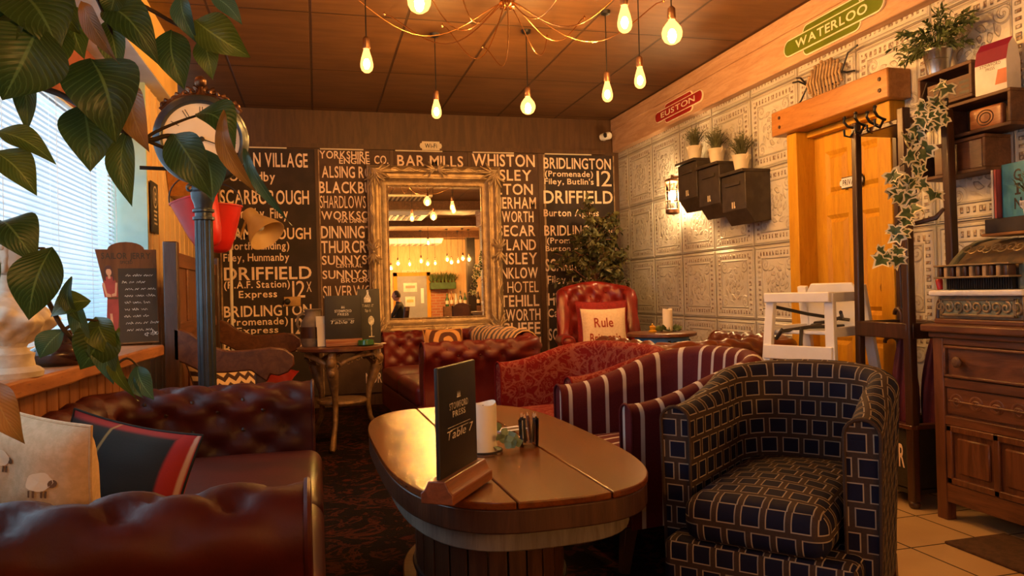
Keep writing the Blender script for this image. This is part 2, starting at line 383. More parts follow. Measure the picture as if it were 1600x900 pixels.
med=g.math('MULTIPLY',g.step(pet,.0,.35),g.math('SUBTRACT',1,g.step(r,.2,.29)));hub=g.math('SUBTRACT',1,g.step(r,.03,.05))
cx=g.math('SUBTRACT',ax,.25);cy=g.math('SUBTRACT',ay,.25);rc=g.math('SQRT',g.math('ADD',g.math('MULTIPLY',cx,cx),g.math('MULTIPLY',cy,cy)))
scr=g.math('MULTIPLY',g.step(g.math('SINE',g.math('ADD',g.math('MULTIPLY',rc,110),g.math('ARCTAN2',cy,cx))),.1,.6),g.math('SUBTRACT',1,g.step(rc,.07,.1)))
h=g.math('ADD',g.math('ADD',g.math('ADD',rim,inner),g.math('ADD',beads,med)),g.math('SUBTRACT',g.math('ADD',hub,scr),g.math('MULTIPLY',seam,1.5)))
nz=g.noise(g.coord(),4,5);n2=g.noise(g.coord(),60,3)
col=g.mix(g.step(nz,.3,.7),(.68,.67,.62),(.58,.56,.50))
rust=g.math('MULTIPLY',g.math('MAXIMUM',beads,g.math('MULTIPLY',g.math('MAXIMUM',med,scr),.35)),g.step(n2,.35,.6))
col=g.mix(g.math('MULTIPLY',rust,.9),col,(.20,.095,.05));col=g.mix(g.math('MULTIPLY',g.math('MAXIMUM',seam,g.math('MULTIPLY',inner,.25)),.6),col,(.16,.12,.09))
blue=g.math('MULTIPLY',g.step(g.math('ADD',g.noise(g.coord(),1.7,3),g.math('MULTIPLY',o[1],-.14)),.10,.28),.5)  # cool window light put into the tin colour, stronger toward the near end
col=g.mix(blue,col,(.22,.36,.40));g.bsdf(col,.5,.15,g.math('ADD',h,g.math('MULTIPLY',n2,.25)),.85,.012,.5);M_tin=g.m
# ceiling panels
g=G('ceiling_panels');o=g.sep(g.coord());a=g.math('ABSOLUTE',g.math('SUBTRACT',g.math('FRACT',g.math('DIVIDE',o[0],.6)),.5));b=g.math('ABSOLUTE',g.math('SUBTRACT',g.math('FRACT',g.math('DIVIDE',o[1],1.2)),.5))
s_=g.math('MAXIMUM',g.step(a,.482,.49),g.step(b,.49,.495));nz=g.noise(g.coord(scale=(1,5,1)),3,5)
g.bsdf(g.mix(s_,g.mix(g.step(nz,.3,.7),(.15,.068,.022),(.105,.046,.014)),(.04,.016,.006)),.5,0,g.math('SUBTRACT',g.math('MULTIPLY',nz,.3),s_),.6,.01);M_ceil=g.m
M_backwall=wood('brown_boarding',(.095,.040,.012),(.06,.025,.007),2,rough=.55)
M_blind_black=surf('blind_cloth',(.022,.013,.010),(.04,.022,.015),scale=5,rough=.75,bump=.1)
M_blind_brown=surf('faded_blind_cloth',(.062,.030,.015),(.09,.048,.027),scale=5,rough=.75,bump=.1)
M_edge=surf('worn_cloth_edge',(.42,.29,.17),(.2,.12,.07),scale=14,rough=.9,bump=.1)
M_plaster=surf('ochre_plaster',(.86,.56,.20),(.78,.50,.17),rough=.8,bump=.1)
M_soffit=surf('daylit_soffit',(.62,.62,.58),(.55,.55,.5),rough=.8)
M_lintel=surf('red_brown_paint',(.30,.085,.045),(.2,.055,.03),scale=10,rough=.6)
M_mint=surf('mint_paint',(.48,.72,.66),(.42,.66,.6),rough=.6,bump=.05)
M_frame_white=surf('window_frame_white',(.8,.82,.84),rough=.4)
g=G('window_glass');t_=g.n('BsdfTransparent');gl=g.n('BsdfGlossy');gl.inputs['Roughness'].default_value=.02;mx=g.n('MixShader');mx.inputs[0].default_value=.06
g.lk(t_.outputs[0],mx.inputs[1]);g.lk(gl.outputs[0],mx.inputs[2]);g.lk(mx.outputs[0],g.out.inputs[0]);M_glass=g.m
g=G('clear_glass');t_=g.n('BsdfTransparent');t_.inputs[0].default_value=(.93,.93,.93,1);gl=g.n('BsdfGlossy');gl.inputs['Roughness'].default_value=.03;lw=g.n('Fresnel');lw.inputs[0].default_value=1.5;mx=g.n('MixShader')
g.lk(lw.outputs[0],mx.inputs[0]);g.lk(t_.outputs[0],mx.inputs[1]);g.lk(gl.outputs[0],mx.inputs[2]);g.lk(mx.outputs[0],g.out.inputs[0]);M_tumbler=g.m
g=G('blind_slat');d_=g.n('BsdfDiffuse');d_.inputs[0].default_value=(.62,.74,.80,1);tr=g.n('BsdfTranslucent');tr.inputs[0].default_value=(.78,.90,.95,1);mx=g.n('MixShader');mx.inputs[0].default_value=.40
g.lk(d_.outputs[0],mx.inputs[1]);g.lk(tr.outputs[0],mx.inputs[2]);g.lk(mx.outputs[0],g.out.inputs[0]);M_slat=g.m
g=G('brick');v=g.coord(rot=(PI/2,0,0));br=g.n('TexBrick');g.lk(v,br.inputs[0]);br.inputs['Scale'].default_value=1;br.inputs['Brick Width'].default_value=.23;br.inputs['Row Height'].default_value=.075;br.inputs['Mortar Size'].default_value=.008
br.inputs['Color1'].default_value=(.42,.16,.07,1);br.inputs['Color2'].default_value=(.32,.11,.05,1);br.inputs['Mortar'].default_value=(.4,.3,.2,1);g.bsdf(br.outputs[0],.8,0,br.outputs[1],.3,.01);M_brick=g.m

# ================================================================ the room
XW=3.1;YB=7.316;ZC=2.82;XL=-1.02;YR=-5.6;XR=6.2
b=MB();b.span((XL-.2,YR,-.06),(1.9,YB,0));struct(b,'floor',M_carpet)
b=MB();b.span((1.9,YR,-.06),(XR,YB,0));struct(b,'floor_tiled',M_tile)
b=MB();b.span((XL-.2,YR,ZC),(XR,YB,ZC+.06));struct(b,'ceiling',M_ceil)
b=MB()
for y in(-3.6,-1.2,1.3): b.span((XL,y,ZC-.16),(XR,y+.18,ZC))
struct(b,'trim_ceiling_beams',M_crate)
b=MB();b.span((XL-.2,YB,-.06),(XW+.1,YB+.1,ZC+.06));struct(b,'wall_back',M_backwall)
# brown battens between the blind panels
b=MB()
for x0,x1 in((.012,.04),(.718,.748),(1.482,1.515),(2.21,2.262)): b.span((x0,YB-.022,.1),(x1,YB,2.45))
b.span((XL,YB-.03,2.455),(XW-.16,YB,2.50));struct(b,'trim_back',M_backwall)
b=MB();b.span((XW,.3,-.06),(XW+.1,3.45,ZC));b.span((XW,3.45,2.02),(XW+.1,4.2,ZC));b.span((XW,4.2,-.06),(XW+.1,YB,ZC));struct(b,'wall_right',M_tin)
b=MB();b.span((XW,.2,-.06),(XR,.3,ZC));b.span((XR,YR,-.06),(XR+.1,.3,ZC));struct(b,'wall_side',M_plaster)
b=MB();b.span((XL-.2,YR-.1,-.06),(XR,YR,ZC));struct(b,'wall_rear',M_board)
# left wall with two window openings
b=MB();y0,y1,y2,y3=-2.7,-.3,.9,5.12
for a,c,z0,z1 in((YR,y0,0,ZC),(y1,y2,0,ZC),(y0,y1,0,.9),(y0,y1,2.3,ZC),(y2,y3,0,.78)):b.span((XL-.2,a,z0),(XL,c,z1))
struct(b,'wall_left',M_plaster)
b=MB();b.span((XL-.2,y3+.02,0),(XL,YB,2.43));struct(b,'wall_left_boards',M_board)
b=MB()
for k in range(12):
    y=y3+.2*k+.15
    if y<YB-.1:b.span((XL,y,0),(XL+.006,y+.012,2.43))
struct(b,'trim_boards',M_board)
b=MB();b.span((XL-.2,-.3,2.43),(-.925,5.75,ZC));struct(b,'trim_bulkhead',M_plaster)
b=MB();b.span((XL-.2,y2,2.424),(-.928,5.745,2.43));struct(b,'trim_soffit',M_soffit)  # thin sheet under the bulkhead; daylight on its underside put into a paler colour
b=MB();b.span((XL-.24,y2,2.05),(XL-.155,y3,2.43));struct(b,'trim_lintel',M_lintel)
b=MB();b.span((XL-.2,y3-.005,.78),(XL+.004,y3+.02,2.424));struct(b,'trim_reveal',M_mint)
b=MB();b.span((-.93,.9,0),(-.90,4.02,.775))
for k in range(26): b.span((-.90,.95+k*.12,.06),(-.895,.952+k*.12+.103,.765))
struct(b,'trim_sill_panelling',M_panel)
b=MB();n=18;P=[(-1.24,.9)]+[(-.92+.17*i/n+.008*math.sin(i*1.9)+.005*math.sin(i*5.1),.9+3.2*i/n) for i in range(n+1)]+[(-1.0,4.13),(-1.0,5.1),(-1.24,5.1)]
b.prism(P,.775,.83);struct(b,'trim_window_sill',M_sill,bevel=.008)
def window(name,ya,yb,za,zb,x):
    b=MB()
    for y in(ya,(ya+yb)/2,yb):b.span((x-.03,y-.03,za),(x+.03,y+.03,zb))
    for z in(za,zb):b.span((x-.03,ya,z-.03),(x+.03,yb,z+.03))
    o=struct(b,name,M_frame_white);b=MB();b.span((x-.004,ya,za),(x+.004,yb,zb));b.build('window_pane',M_glass,o)
window('window_1',y2,y3-.01,.86,2.06,XL-.24);window('window_2',y0,y1,.93,2.27,XL-.12)
# beam along the right wall
b=MB();b.span((XW-.075,.3,2.475),(XW+.0,YB-.02,ZC-.005));struct(b,'trim_beam',M_beam,bevel=.006)
b=MB();b.span((XW-.088,.3,2.70),(XW-.073,YB-.02,ZC-.005));struct(b,'trim_beam_cap',M_beam,bevel=.004)
b=MB();b.span((XW-.02,4.32,0),(XW,YB,.12));b.span((XW-.02,.3,0),(XW,3.35,.12));struct(b,'baseboard_right',M_dark_wood)
# ---- door in the right wall
b=MB();ya,yb=3.47,4.18
b.span((XW+.05,ya,0),(XW+.09,yb,2.0))
def dpanel(b,x,a0,a1,z0,z1):
    for i,(e,dx) in enumerate(((0,.0),(.022,-.012))):
        pass
    V=[(x,a0,z0),(x,a1,z0),(x,a1,z1),(x,a0,z1),(x+.014,a0+.025,z0+.025),(x+.014,a1-.025,z0+.025),(x+.014,a1-.025,z1-.025),(x+.014,a0+.025,z1-.025),
       (x-.004,a0+.05,z0+.05),(x-.004,a1-.05,z0+.05),(x-.004,a1-.05,z1-.05),(x-.004,a0+.05,z1-.05)]
    F=[]
    for k in(0,4):F+=[(k+i,k+(i+1)%4,k+4+(i+1)%4,k+4+i) for i in range(4)]
    b.add(V,F+[(8,9,10,11)])
xs=XW+.036
# stiles and rails around six raised panels
cols=((ya+.10,(ya+yb)/2-.05),((ya+yb)/2+.05,yb-.10));rows=((.18,.72),(.86,1.48),(1.60,1.88))
cuts_y=[ya]+[c for q in cols for c in q]+[yb];cuts_z=[0]+[c for q in rows for c in q]+[2.0]
for i in range(5):
    for j in range(7):
        if i in(1,3) and j in(1,3,5):dpanel(b,xs,cuts_y[i],cuts_y[i+1],cuts_z[j],cuts_z[j+1])
        else:b.span((xs,cuts_y[i],cuts_z[j]),(XW+.06,cuts_y[i+1],cuts_z[j+1]))
door=struct(b,'door_1',M_pine,smooth=0)
b=MB();b.lathe([(0,0),(.012,0),(.012,.03),(.03,.05),(.03,.065),(0,.08)],16,T(xs,ya+.06,1.02,0,0,-PI/2));b.build('door_knob',M_brass,door)
b=MB()
for y in(4.18,3.37):b.span((XW-.10,y,0),(XW+.09,y+.10,2.03))
b.span((XW-.02,3.4,1.99),(XW+.09,4.25,2.03));struct(b,'trim_door_frame',M_pine,bevel=.005)
b=MB();b.span((XW-.15,3.32,2.03),(XW,4.37,2.19))
struct(b,'trim_door_lintel',M_pine_y,bevel=.008)
b=MB()
for y in(3.38,4.28):
    for z in(2.08,2.14):b.lathe([(0,0),(.012,0),(.01,.006),(0,.008)],10,T(XW-.15,y,z,0,0,-PI/2))
struct(b,'trim_door_lintel_pegs',M_dark_wood)
# ================================================================ destination blinds on the back wall
YP=YB-.03
def blind_panel(label,xa,xb,lines,edges=(),ztop=2.445,zbot=.12,mat=None):
    t=thing('destination_blind',label,'sign',((xa+xb)/2,YB-.002,0),0,'bus destination blinds along the back wall')
    off=Vector(((xa+xb)/2,YB-.002,0))
    b=MB();b.span((xa-off.x,-.018,zbot),(xb-off.x,0,ztop));b.build('cloth',mat or M_blind_black,t)
    b=MB()
    for L in lines:
        s,x0,x1,y0,y1=L[:5];st=L[5] if len(L)>5 else 'b'
        p=at(x0,y1,Y=YP)-off;q=at(x1,y1,Y=YP)-off;c=at((x0+x1)/2,y0,Y=YP)-off
        zb=(p.z+q.z)/2
        text(b,s,lambda x,y:Vector((x,-.0215,y)),p.x,q.x,zb,c.z,st)
    b.build('lettering',M_letter,t,smooth=0)
    if edges:
        b=MB()
        for (a,c) in edges:b.span((a-off.x,-.0205,zbot),(c-off.x,-.0015,ztop-.002))
        b.build('worn_edge',M_edge,t)
    b=MB();b.span((xa-off.x+.02,-.024,ztop-.001),(xb-off.x-.25,-.002,ztop+.010));b.build('top_rail',M_cream,t)
    return t
blind_panel('black bus blind lettered VILLAGE and SCARBOROUGH behind the post clock',-.86,.010,[
 ('N VILLAGE',396,481,239,261),('Osgodby',358,430,268,283),('SCARBOROUGH',344,483,297,319),('Hunmanby, Filey',347,450,325,341),
 ('FLAMBOROUGH',346,486,356,374),('(North Landing)',349,452,378,390),('Filey, Hunmanby',349,452,396,408),('DRIFFIELD',350,487,417,437),
 ('(R.A.F. Station)',350,453,439,450),('Express',373,433,454,465),('12',457,477,439,465,'r'),('X',479,487,440,456,'r'),('BRIDLINGTON',350,487,477,494),('(Promenade)',354,450,497,508),
 ('Express',370,435,511,521),('12',455,475,497,522,'r'),('BRIDLINGTON',350,487,535,551)],[(-.845,-.83)])
blind_panel('narrow blind lettered YORKSHIRE ENGINE CO left of the gilt mirror',.042,.716,[
 ('YORKSHIRE',499,577,236,248),('ENGINE',530,578,247,256),('CO.',585,607,243,256),('ALSING ROAD',503,604,260,278),('BLACKBURN',499,606,284,302),
 ('SHARDLOWS',500,572,306,325,'r'),('WORKSOP',502,586,330,343),('VIA DINNINGTON',527,606,342,348),('DINNINGTON',502,607,353,372),('THURCROFT',502,607,376,395),('SUNNYSIDE',503,600,399,413),
 ('CENTRAL',525,566,412,418),('SUNNYSIDE',504,600,422,435),('BROOKSIDE',533,604,434,441),('SILVERWOOD',505,606,446,465,'r'),
 ('ELLI',585,612,541,555),('NELL',580,613,560,577),('NORTH',572,613,582,598)],[(.042,.052)],mat=M_blind_brown)
blind_panel('blind lettered BAR MILLS directly above and behind the gilt mirror',.75,1.48,[('BAR MILLS',621,724,243,260),('TEMPLEBORO',622,722,265,281)],mat=M_blind_brown)
blind_panel('blind lettered WHISTON on the right side of the gilt mirror',1.517,2.208,[
 ('WHISTON',738,836,241,260),('TINSLEY',742,831,265,282),('MALTON',742,833,287,304),('HERHAM',774,838,308,326),('TWORTH',776,834,330,347),('SECAR',778,837,352,369),('YLAND',779,838,374,391),
 ('NSLEY',780,840,395,413),('NKLOW',784,841,418,435),('S HOTEL',781,842,440,457,'r'),('TEHILL',782,843,461,479),('SWORTH',784,845,483,501),('CLIFFE',783,845,504,523),('STON',800,846,527,541)],mat=M_blind_brown)
blind_panel('blind lettered BRIDLINGTON and DRIFFIELD in the corner behind the leafy tree',2.265,3.04,[
 ('BRIDLINGTON',850,955,247,264),('(Promenade)',852,927,267,276),('Filey, Butlin\'s',851,928,279,288),('12',933,956,267,291,'r'),('DRIFFIELD',850,958,298,318),('Burton Agnes',850,936,327,338),
 ('BRIDLINGTON',851,957,352,368),('(Promenade)',855,931,371,380),('Burton Agnes',853,931,384,392),('SCARBOROUGH',853,957,404,423),('Filey, Cayton',856,941,430,443),
 ('HUNMANBY',857,951,457,476),('Cayton',857,901,482,495),('SCARBOROUGH',858,952,512,530)],[(2.265,2.285),(3.028,3.04)])
# ================================================================ gilt mirror
g=G('aged_gilt');f=g.noise(g.coord(),14,5,.6);col=g.mix(g.step(f,.35,.65),(.52,.37,.20),(.34,.24,.14))
g.bsdf(col,.42,.55,g.noise(g.coord(),90,4),.6,.006);M_gilt=g.m
g=G('silvered_glass');gl=g.n('BsdfGlossy');gl.inputs[0].default_value=(.9,.9,.88,1);gl.inputs['Roughness'].default_value=.0;g.lk(gl.outputs[0],g.out.inputs[0]);M_mirror=g.m
YM=7.25
mir=thing('gilt_mirror','large rectangular mirror in an ornate aged gilt frame on the back wall','mirror',(1.14,YM,1.46))
mir.rotation_euler=(-.0117,0,0)
b=MB();b.span((-.49,.0,-.66),(.49,.012,.66));b.build('mirror_glass',M_mirror,mir,smooth=0)
b=MB();b.span((-.62,.012,-.76),(.62,.03,.76));b.build('backing_board',M_dark_wood,mir)
def frame_ring(b,prof,hw,hz):
    # prof: (outward offset, -y height); swept round a rectangle with mitred corners
    n=len(prof);V=[]
    for sx,sz in((-1,-1),(1,-1),(1,1),(-1,1)):
        for o,h in prof:V.append((sx*(hw+o),-h,sz*(hz+o)))
    F=[]
    for k in range(4):
        l=(k+1)%4
        for i in range(n-1):F.append((k*n+i,l*n+i,l*n+i+1,k*n+i+1))
    b.add(V,F)
b=MB();frame_ring(b,[(-.03,-.012),(-.03,.012),(-.022,.02),(-.014,.012),(0,.014),(.03,.03),(.045,.05),(.055,.052),(.062,.044),(.085,.05),(.105,.075),(.125,.082),(.145,.07),(.155,.045),(.165,.04),(.17,.015),(.165,-.03)],.485,.665)
b.build('frame_moulding',M_gilt,mir,smooth=30)
b=MB()
for s_ in(-1,1):
    for k in range(34): b.ball((s_*.462,-.018,-.64+k*.0388),.009,6)
    for k in range(24): b.ball((-.45+k*.039,-.018,s_*.642),.009,6)
b.build('beading',M_gilt,mir)
def scroll(b,c,r,turns,dirn,a0,th):
    P=[]
    for i in range(26):
        q=i/25;a=a0+dirn*turns*2*PI*q;rr=r*(1-.82*q);P.append((c[0]+rr*math.cos(a),c[1]-.012*q,c[2]+rr*math.sin(a)))
    b.tube(P,[th*(1-.45*i/25) for i in range(26)],6)
def acanthus(b,o,ang,ln,w):
    M=Matrix.Translation(o)@Matrix.Rotation(-ang,4,'Y')
    for k in range(-2,3):
        a=k*.42;L=ln*(1-.16*abs(k))
        P=[(L*q*math.cos(a*(.4+.6*q)),-.012-.022*math.sin(PI*q),L*q*math.sin(a*(.4+.6*q))) for q in [i/6 for i in range(7)]]
        b.tube([M@Vector(p) for p in P],[w*(.5+.6*math.sin(PI*min(1,q*.9+.1))) for q in [i/6 for i in range(7)]],6)
for sx in(-1,1):
    for sz in(-1,1):
        b=MB();o=Vector((sx*.585,-.075,sz*.765));ang=math.atan2(-sz,-sx)
        acanthus(b,o+Vector((sx*.03,0,sz*.03)),ang,.15,.012);acanthus(b,o,math.atan2(0,-sx),.19,.011);acanthus(b,o,math.atan2(-sz,0),.19,.011)
        scroll(b,(o.x-sx*.05,o.y-.01,o.z+sz*.02),.035,1.4,sx*sz,PI/2*sz,.008);scroll(b,(o.x+sx*.02,o.y-.01,o.z-sz*.06),.035,1.4,-sx*sz,PI/2*sz,.008)
        b.build('corner_ornament',M_gilt,mir)
for cx,cz in((0,.79),(0,-.79),(-.61,0),(.61,0)):
    b=MB();v=abs(cz)<.1
    for s_ in(-1,1):
        acanthus(b,Vector((cx,-.07,cz)),(PI/2*s_ if v else (0 if s_>0 else PI)),.15,.011)
        scroll(b,(cx+(0 if v else s_*.06),-.085,cz+(s_*.06 if v else 0)),.03,1.3,s_,0,.008)
    b.ball((cx,-.085,cz),.024,10);b.build('centre_ornament',M_gilt,mir)
b=MB()
for sx in(-1,1):
    for z0 in(-.36,.36):
        P=[(sx*(.612+.016*math.sin(i/12*4*PI)),-.085,z0-.19+.38*i/12) for i in range(13)];b.tube(P,.009,6)
for sz in(-1,1):
    for x0 in(-.29,.29):
        P=[(x0-.14+.28*i/12,-.085,sz*(.79+.014*math.sin(i/12*4*PI))) for i in range(13)];b.tube(P,.009,6)
b.build('carved_vine',M_gilt,mir)
# Wi-Fi plate
def plate_outline(w,h,n=.018):
    return [(-w/2+n,-h/2),(w/2-n,-h/2),(w/2-n*.8,-h/2+n),(w/2,-h/2+n*1.1),(w/2+n*.4,0),(w/2,h/2-n*1.1),(w/2-n*.8,h/2-n),(w/2-n,h/2),(-w/2+n,h/2),(-w/2+n*.8,h/2-n),(-w/2,h/2-n*1.1),(-w/2-n*.4,0),(-w/2,-h/2+n*1.1),(-w/2+n*.8,-h/2+n)]
t=thing('wall_plaque','small white plaque reading Wi-Fi above the gilt mirror','sign',(1.115,YB-.032,2.50))
mz=Matrix(((1,0,0,0),(0,0,-1,0),(0,1,0,0),(0,0,0,1)))
b=MB();b.prism(plate_outline(.205,.085),0,.008,mz);b.build('plate',M_cream,t)
b=MB();tc(b,'Wi-Fi',lambda x,y:Vector((x,-.0092,y)),0,-.022,.044,'b',.8);b.build('lettering',M_black,t,smooth=0)
# ================================================================ wall signs on the beam
def totem(name,label,y,z,w,h,matc,word):
    t=thing(name,label,'sign',(XW-.075 if z<2.68 else XW-.088,y,z))
    # local: x along -Y of the room, y up, facing -X
    M=Matrix(((0,0,-1,0),(-1,0,0,0),(0,1,0,0),(0,0,0,1)))
    def pill(w,h,cy=0):
        r=h/2*.98;P=[]
        for sx in(1,-1):
            for i in range(11):
                a=-PI/2+PI*i/10 if sx>0 else PI/2+PI*i/10
                P.append((sx*(w/2-r)+r*math.cos(a),cy+r*math.sin(a)))
        return P
    def rr(w,h,r):
        P=[]
        for cx,cy,a0 in((w/2-r,-h/2+r,-PI/2),(w/2-r,h/2-r,0),(-w/2+r,h/2-r,PI/2),(-w/2+r,-h/2+r,PI)):
            for i in range(6):
                a=a0+PI/2*i/5;P.append((cx+r*math.cos(a),cy+r*math.sin(a)))
        return P
    e=h*.07
    b=MB();b.prism(rr(w*.58,h*1.75,h*.42),0,.010,M);b.prism(pill(w,h),.004,.016,M);b.build('rim',M_signcream,t)
    b=MB();b.prism(rr(w*.58-2*e,h*1.75-2*e,h*.36),.009,.0115,M);b.build('rear_panel',matc,t)
    b=MB();b.prism(pill(w-2*e,h-2*e),.014,.0175,M);b.build('name_panel',matc,t)
    b=MB();text(b,word,lambda x,y:M@Vector((x,y,.0188)),-w*.36,w*.36,-h*.23,h*.25,'b');b.build('lettering',M_signcream,t,smooth=0)
M_signcream=surf('sign_cream',(.86,.80,.62),(.82,.75,.56),rough=.4,bump=0)
M_signred=surf('maroon_enamel',(.38,.022,.02),(.33,.018,.016),rough=.3,bump=0);M_signgreen=surf('green_enamel',(.13,.19,.012),(.11,.165,.01),rough=.3,bump=0)
totem('station_sign','maroon railway totem sign reading EUSTON on the pale beam',5.80,2.585,.86,.098,M_signred,'EUSTON')
totem('station_sign','green railway totem sign reading WATERLOO on the pale beam',3.845,2.585,.90,.112,M_signgreen,'WATERLOO')
# PRIVATE plate on the door
t=thing('door_plaque','small white plaque reading PRIVATE on the golden pine door','sign',(XW+.036,3.835,1.66))
MX=Matrix(((0,0,-1,0),(-1,0,0,0),(0,1,0,0),(0,0,0,1)))
b=MB();b.prism(plate_outline(.20,.07,.014),0,.010,MX);b.build('backing',M_black,t)
b=MB();b.prism(plate_outline(.19,.058,.013),.009,.014,MX);b.build('plate',M_white,t)
b=MB();tc(b,'PRIVATE',lambda x,y:MX@Vector((x,y,.0150)),0,-.017,.034,'b',.72);b.build('lettering',M_black,t,smooth=0)
# camera dome in the corner
t=thing('security_camera','small white security camera in the corner beneath the ceiling','security camera',(XW-.17,YB-.032,2.625))
b=MB();b.lathe([(0,0),(.03,0),(.03,.02),(.012,.035),(.012,.06)],16,T(0,0,0,0,PI/2));b.build('bracket',M_white,t)
b=MB();b.lathe([(0,-.055),(.034,-.055),(.038,-.03),(.038,.05),(.03,.062),(0,.062)],20,T(-.015,-.085,0,R(25),PI/2));b.build('body',M_white,t)
b=MB();b.lathe([(0,0),(.026,0),(.022,.012),(0,.016)],16,T(-.043,-.142,0,R(25),PI/2));b.build('lens',M_black,t)
# ================================================================ lantern
t=thing('wall_lantern','lit brass wall lantern on the tin panels left of the letter boxes','lamp',(XW,5.86,1.84))
b=MB();b.lathe([(0,0),(.045,0),(.045,.012),(.02,.02),(.012,.06),(.012,.12)],16,T(0,0,.16,0,0,-PI/2));b.tube([(-.11,0,.16),(-.13,0,.17),(-.13,0,.15)],.012,8);b.build('wall_bracket',M_bronze,t)
b=MB()
b.lathe([(0,.150),(.03,.148),(.058,.135),(.062,.12),(.055,.115),(0,.115)],20,T(-.13,0,0));b.lathe([(0,-.165),(.045,-.16),(.06,-.15),(.06,-.12),(.05,-.115),(0,-.112)],20,T(-.13,0,0))
for k in range(4):
    a=PI/4+k*PI/2;x,y=.056*math.cos(a),.056*math.sin(a);b.tube([(-.13+x,y,.12),(-.13+x,y,-.12)],.005,6)
for z in(.04,-.05):b.tube([(-.13+.056*math.cos(a),.056*math.sin(a),z) for a in [2*PI*i/24 for i in range(24)]],.004,6,closed=True)
b.build('cage',M_bronze,t)
b=MB();b.lathe([(.05,-.115),(.05,.115)],24,T(-.13,0,0));b.F=b.F[:-2];b.MI=b.MI[:-2];b.build('glass_cylinder',M_tumbler,t)
b=MB();b.lathe([(0,-.11),(.018,-.11),(.018,-.06),(.012,-.055)],12,T(-.13,0,0));b.build('lamp_holder',M_black,t)
M_lantern=emis('lantern_bulb',BULB,95*BP)
b=MB();b.ball((-.13,0,0),.030,14,sc=(1,1,1.5));b.build('bulb',M_lantern,t)
# ================================================================ bulbs
M_fil=emis('filament',(1,.62,.26),230*BP)
g=G('amber_bulb_glass');t_=g.n('BsdfTransparent');t_.inputs[0].default_value=(1,.72,.40,1);e=g.n('Emission');e.inputs[0].default_value=(1,.50,.12,1);e.inputs[1].default_value=6
mx=g.n('MixShader');mx.inputs[0].default_value=.38;g.lk(t_.outputs[0],mx.inputs[1]);g.lk(e.outputs[0],mx.inputs[2]);g.lk(mx.outputs[0],g.out.inputs[0]);M_bulb=g.m
M_fil_dim=emis('filament_dim',(1,.62,.26),38*BP)
def pendant(p,kind,label,group=None,ztop=ZC,dim=False):
    t=thing('pendant_bulb',label,'lamp',p,0,group)
    b=MB();b.tube([(0,0,.125),(0,0,ztop-p[2]-.01)],.0035,6);b.lathe([(0,0),(.035,0),(.03,-.02),(.006,-.03)],14,T(0,0,ztop-p[2]));b.build('cord',M_iron,t)
    b=MB();b.lathe([(0,.135),(.010,.135),(.019,.125),(.021,.075),(.018,.07),(0,.07)],16);b.build('socket',M_bronze,t)
    if kind=='g':pr=[(0,-.052),(.02,-.048),(.038,-.036),(.049,-.014),(.051,.006),(.044,.03),(.028,.052),(.016,.066),(.015,.074)]
    else:pr=[(0,-.058),(.016,-.055),(.028,-.044),(.034,-.026),(.034,-.008),(.028,.022),(.020,.048),(.015,.066),(.015,.074)]
    b=MB();b.lathe(pr,20);b.F.pop();b.MI.pop();b.build('glass_bulb',M_bulb,t)
    b=MB();b.ball((0,0,-.010),.021 if kind=='g' else .017,12,sc=(1,1,1.7));b.build('filament',M_fil_dim if dim else M_fil,t)
    return t
PB=[((573,97),'p','pear shaped pendant bulb, leftmost of the lit bulbs'),((655,2),'g','round pendant bulb cut by the top of the view, left of the ceiling rose'),
((976,32),'p','large pear shaped pendant bulb hanging highest left of the round one'),((1050,53),'g','round pendant bulb nearest the beam, rightmost of all'),
((1000,123),'p','pear shaped pendant bulb below the rightmost round bulb'),((949,145),'p','small pear shaped bulb, lowest of the group near the beam'),
((825,167),'g','small round pendant bulb hanging right of the mirror top'),((682,172),'p','small pear shaped bulb hanging alone above the mirror top')]
PP=[]
for (x,y),k,l in PB:
    p=at(x,y,Z=2.3)
    PP.append(p);pendant(p,k,l,'pendant bulbs over the seating')
for p,k in(((1.0,-.9,2.3),'p'),((2.3,-1.2,2.34),'g'),((.1,-1.6,2.3),'p')):
    pendant(p,k,'lit pendant bulb hanging over the near end of the room','pendant bulbs over the near seating',dim=True)
# swagged wire chandelier
hub=at(792,2,Z=2.76)
t=thing('spider_chandelier','copper wire chandelier with swagged arms around a ceiling rose','chandelier',(hub.x,hub.y,ZC))
b=MB();b.lathe([(0,0),(.07,0),(.06,-.02),(.03,-.035),(.03,-.07),(.04,-.08),(0,-.085)],20)
for k in range(8):b.tube([(.033*math.cos(k*PI/4),.033*math.sin(k*PI/4),-.03),(.04*math.cos(k*PI/4),.04*math.sin(k*PI/4),-.1)],.008,8)
b.build('ceiling_rose',M_copper,t)
for k in range(12):
    a=2*PI*k/12+.2;rr=.62+.16*((k*7)%3);b=MB();P=[]
    for i in range(19):
        q=i/18;r=.035+rr*q;z=-.07-.26*math.sin(PI*min(1,q*1.02))**1.2*(.75+.25*((k*5)%4)/3)+.055*q
        P.append((r*math.cos(a+.25*q),r*math.sin(a+.25*q),z))
    b.tube(P,.0035,6);b.ball((P[-1][0],P[-1][1],P[-1][2]),.010,8);b.tube([P[-1],(P[-1][0],P[-1][1],0)],.003,6);b.build('arm',M_copper,t)
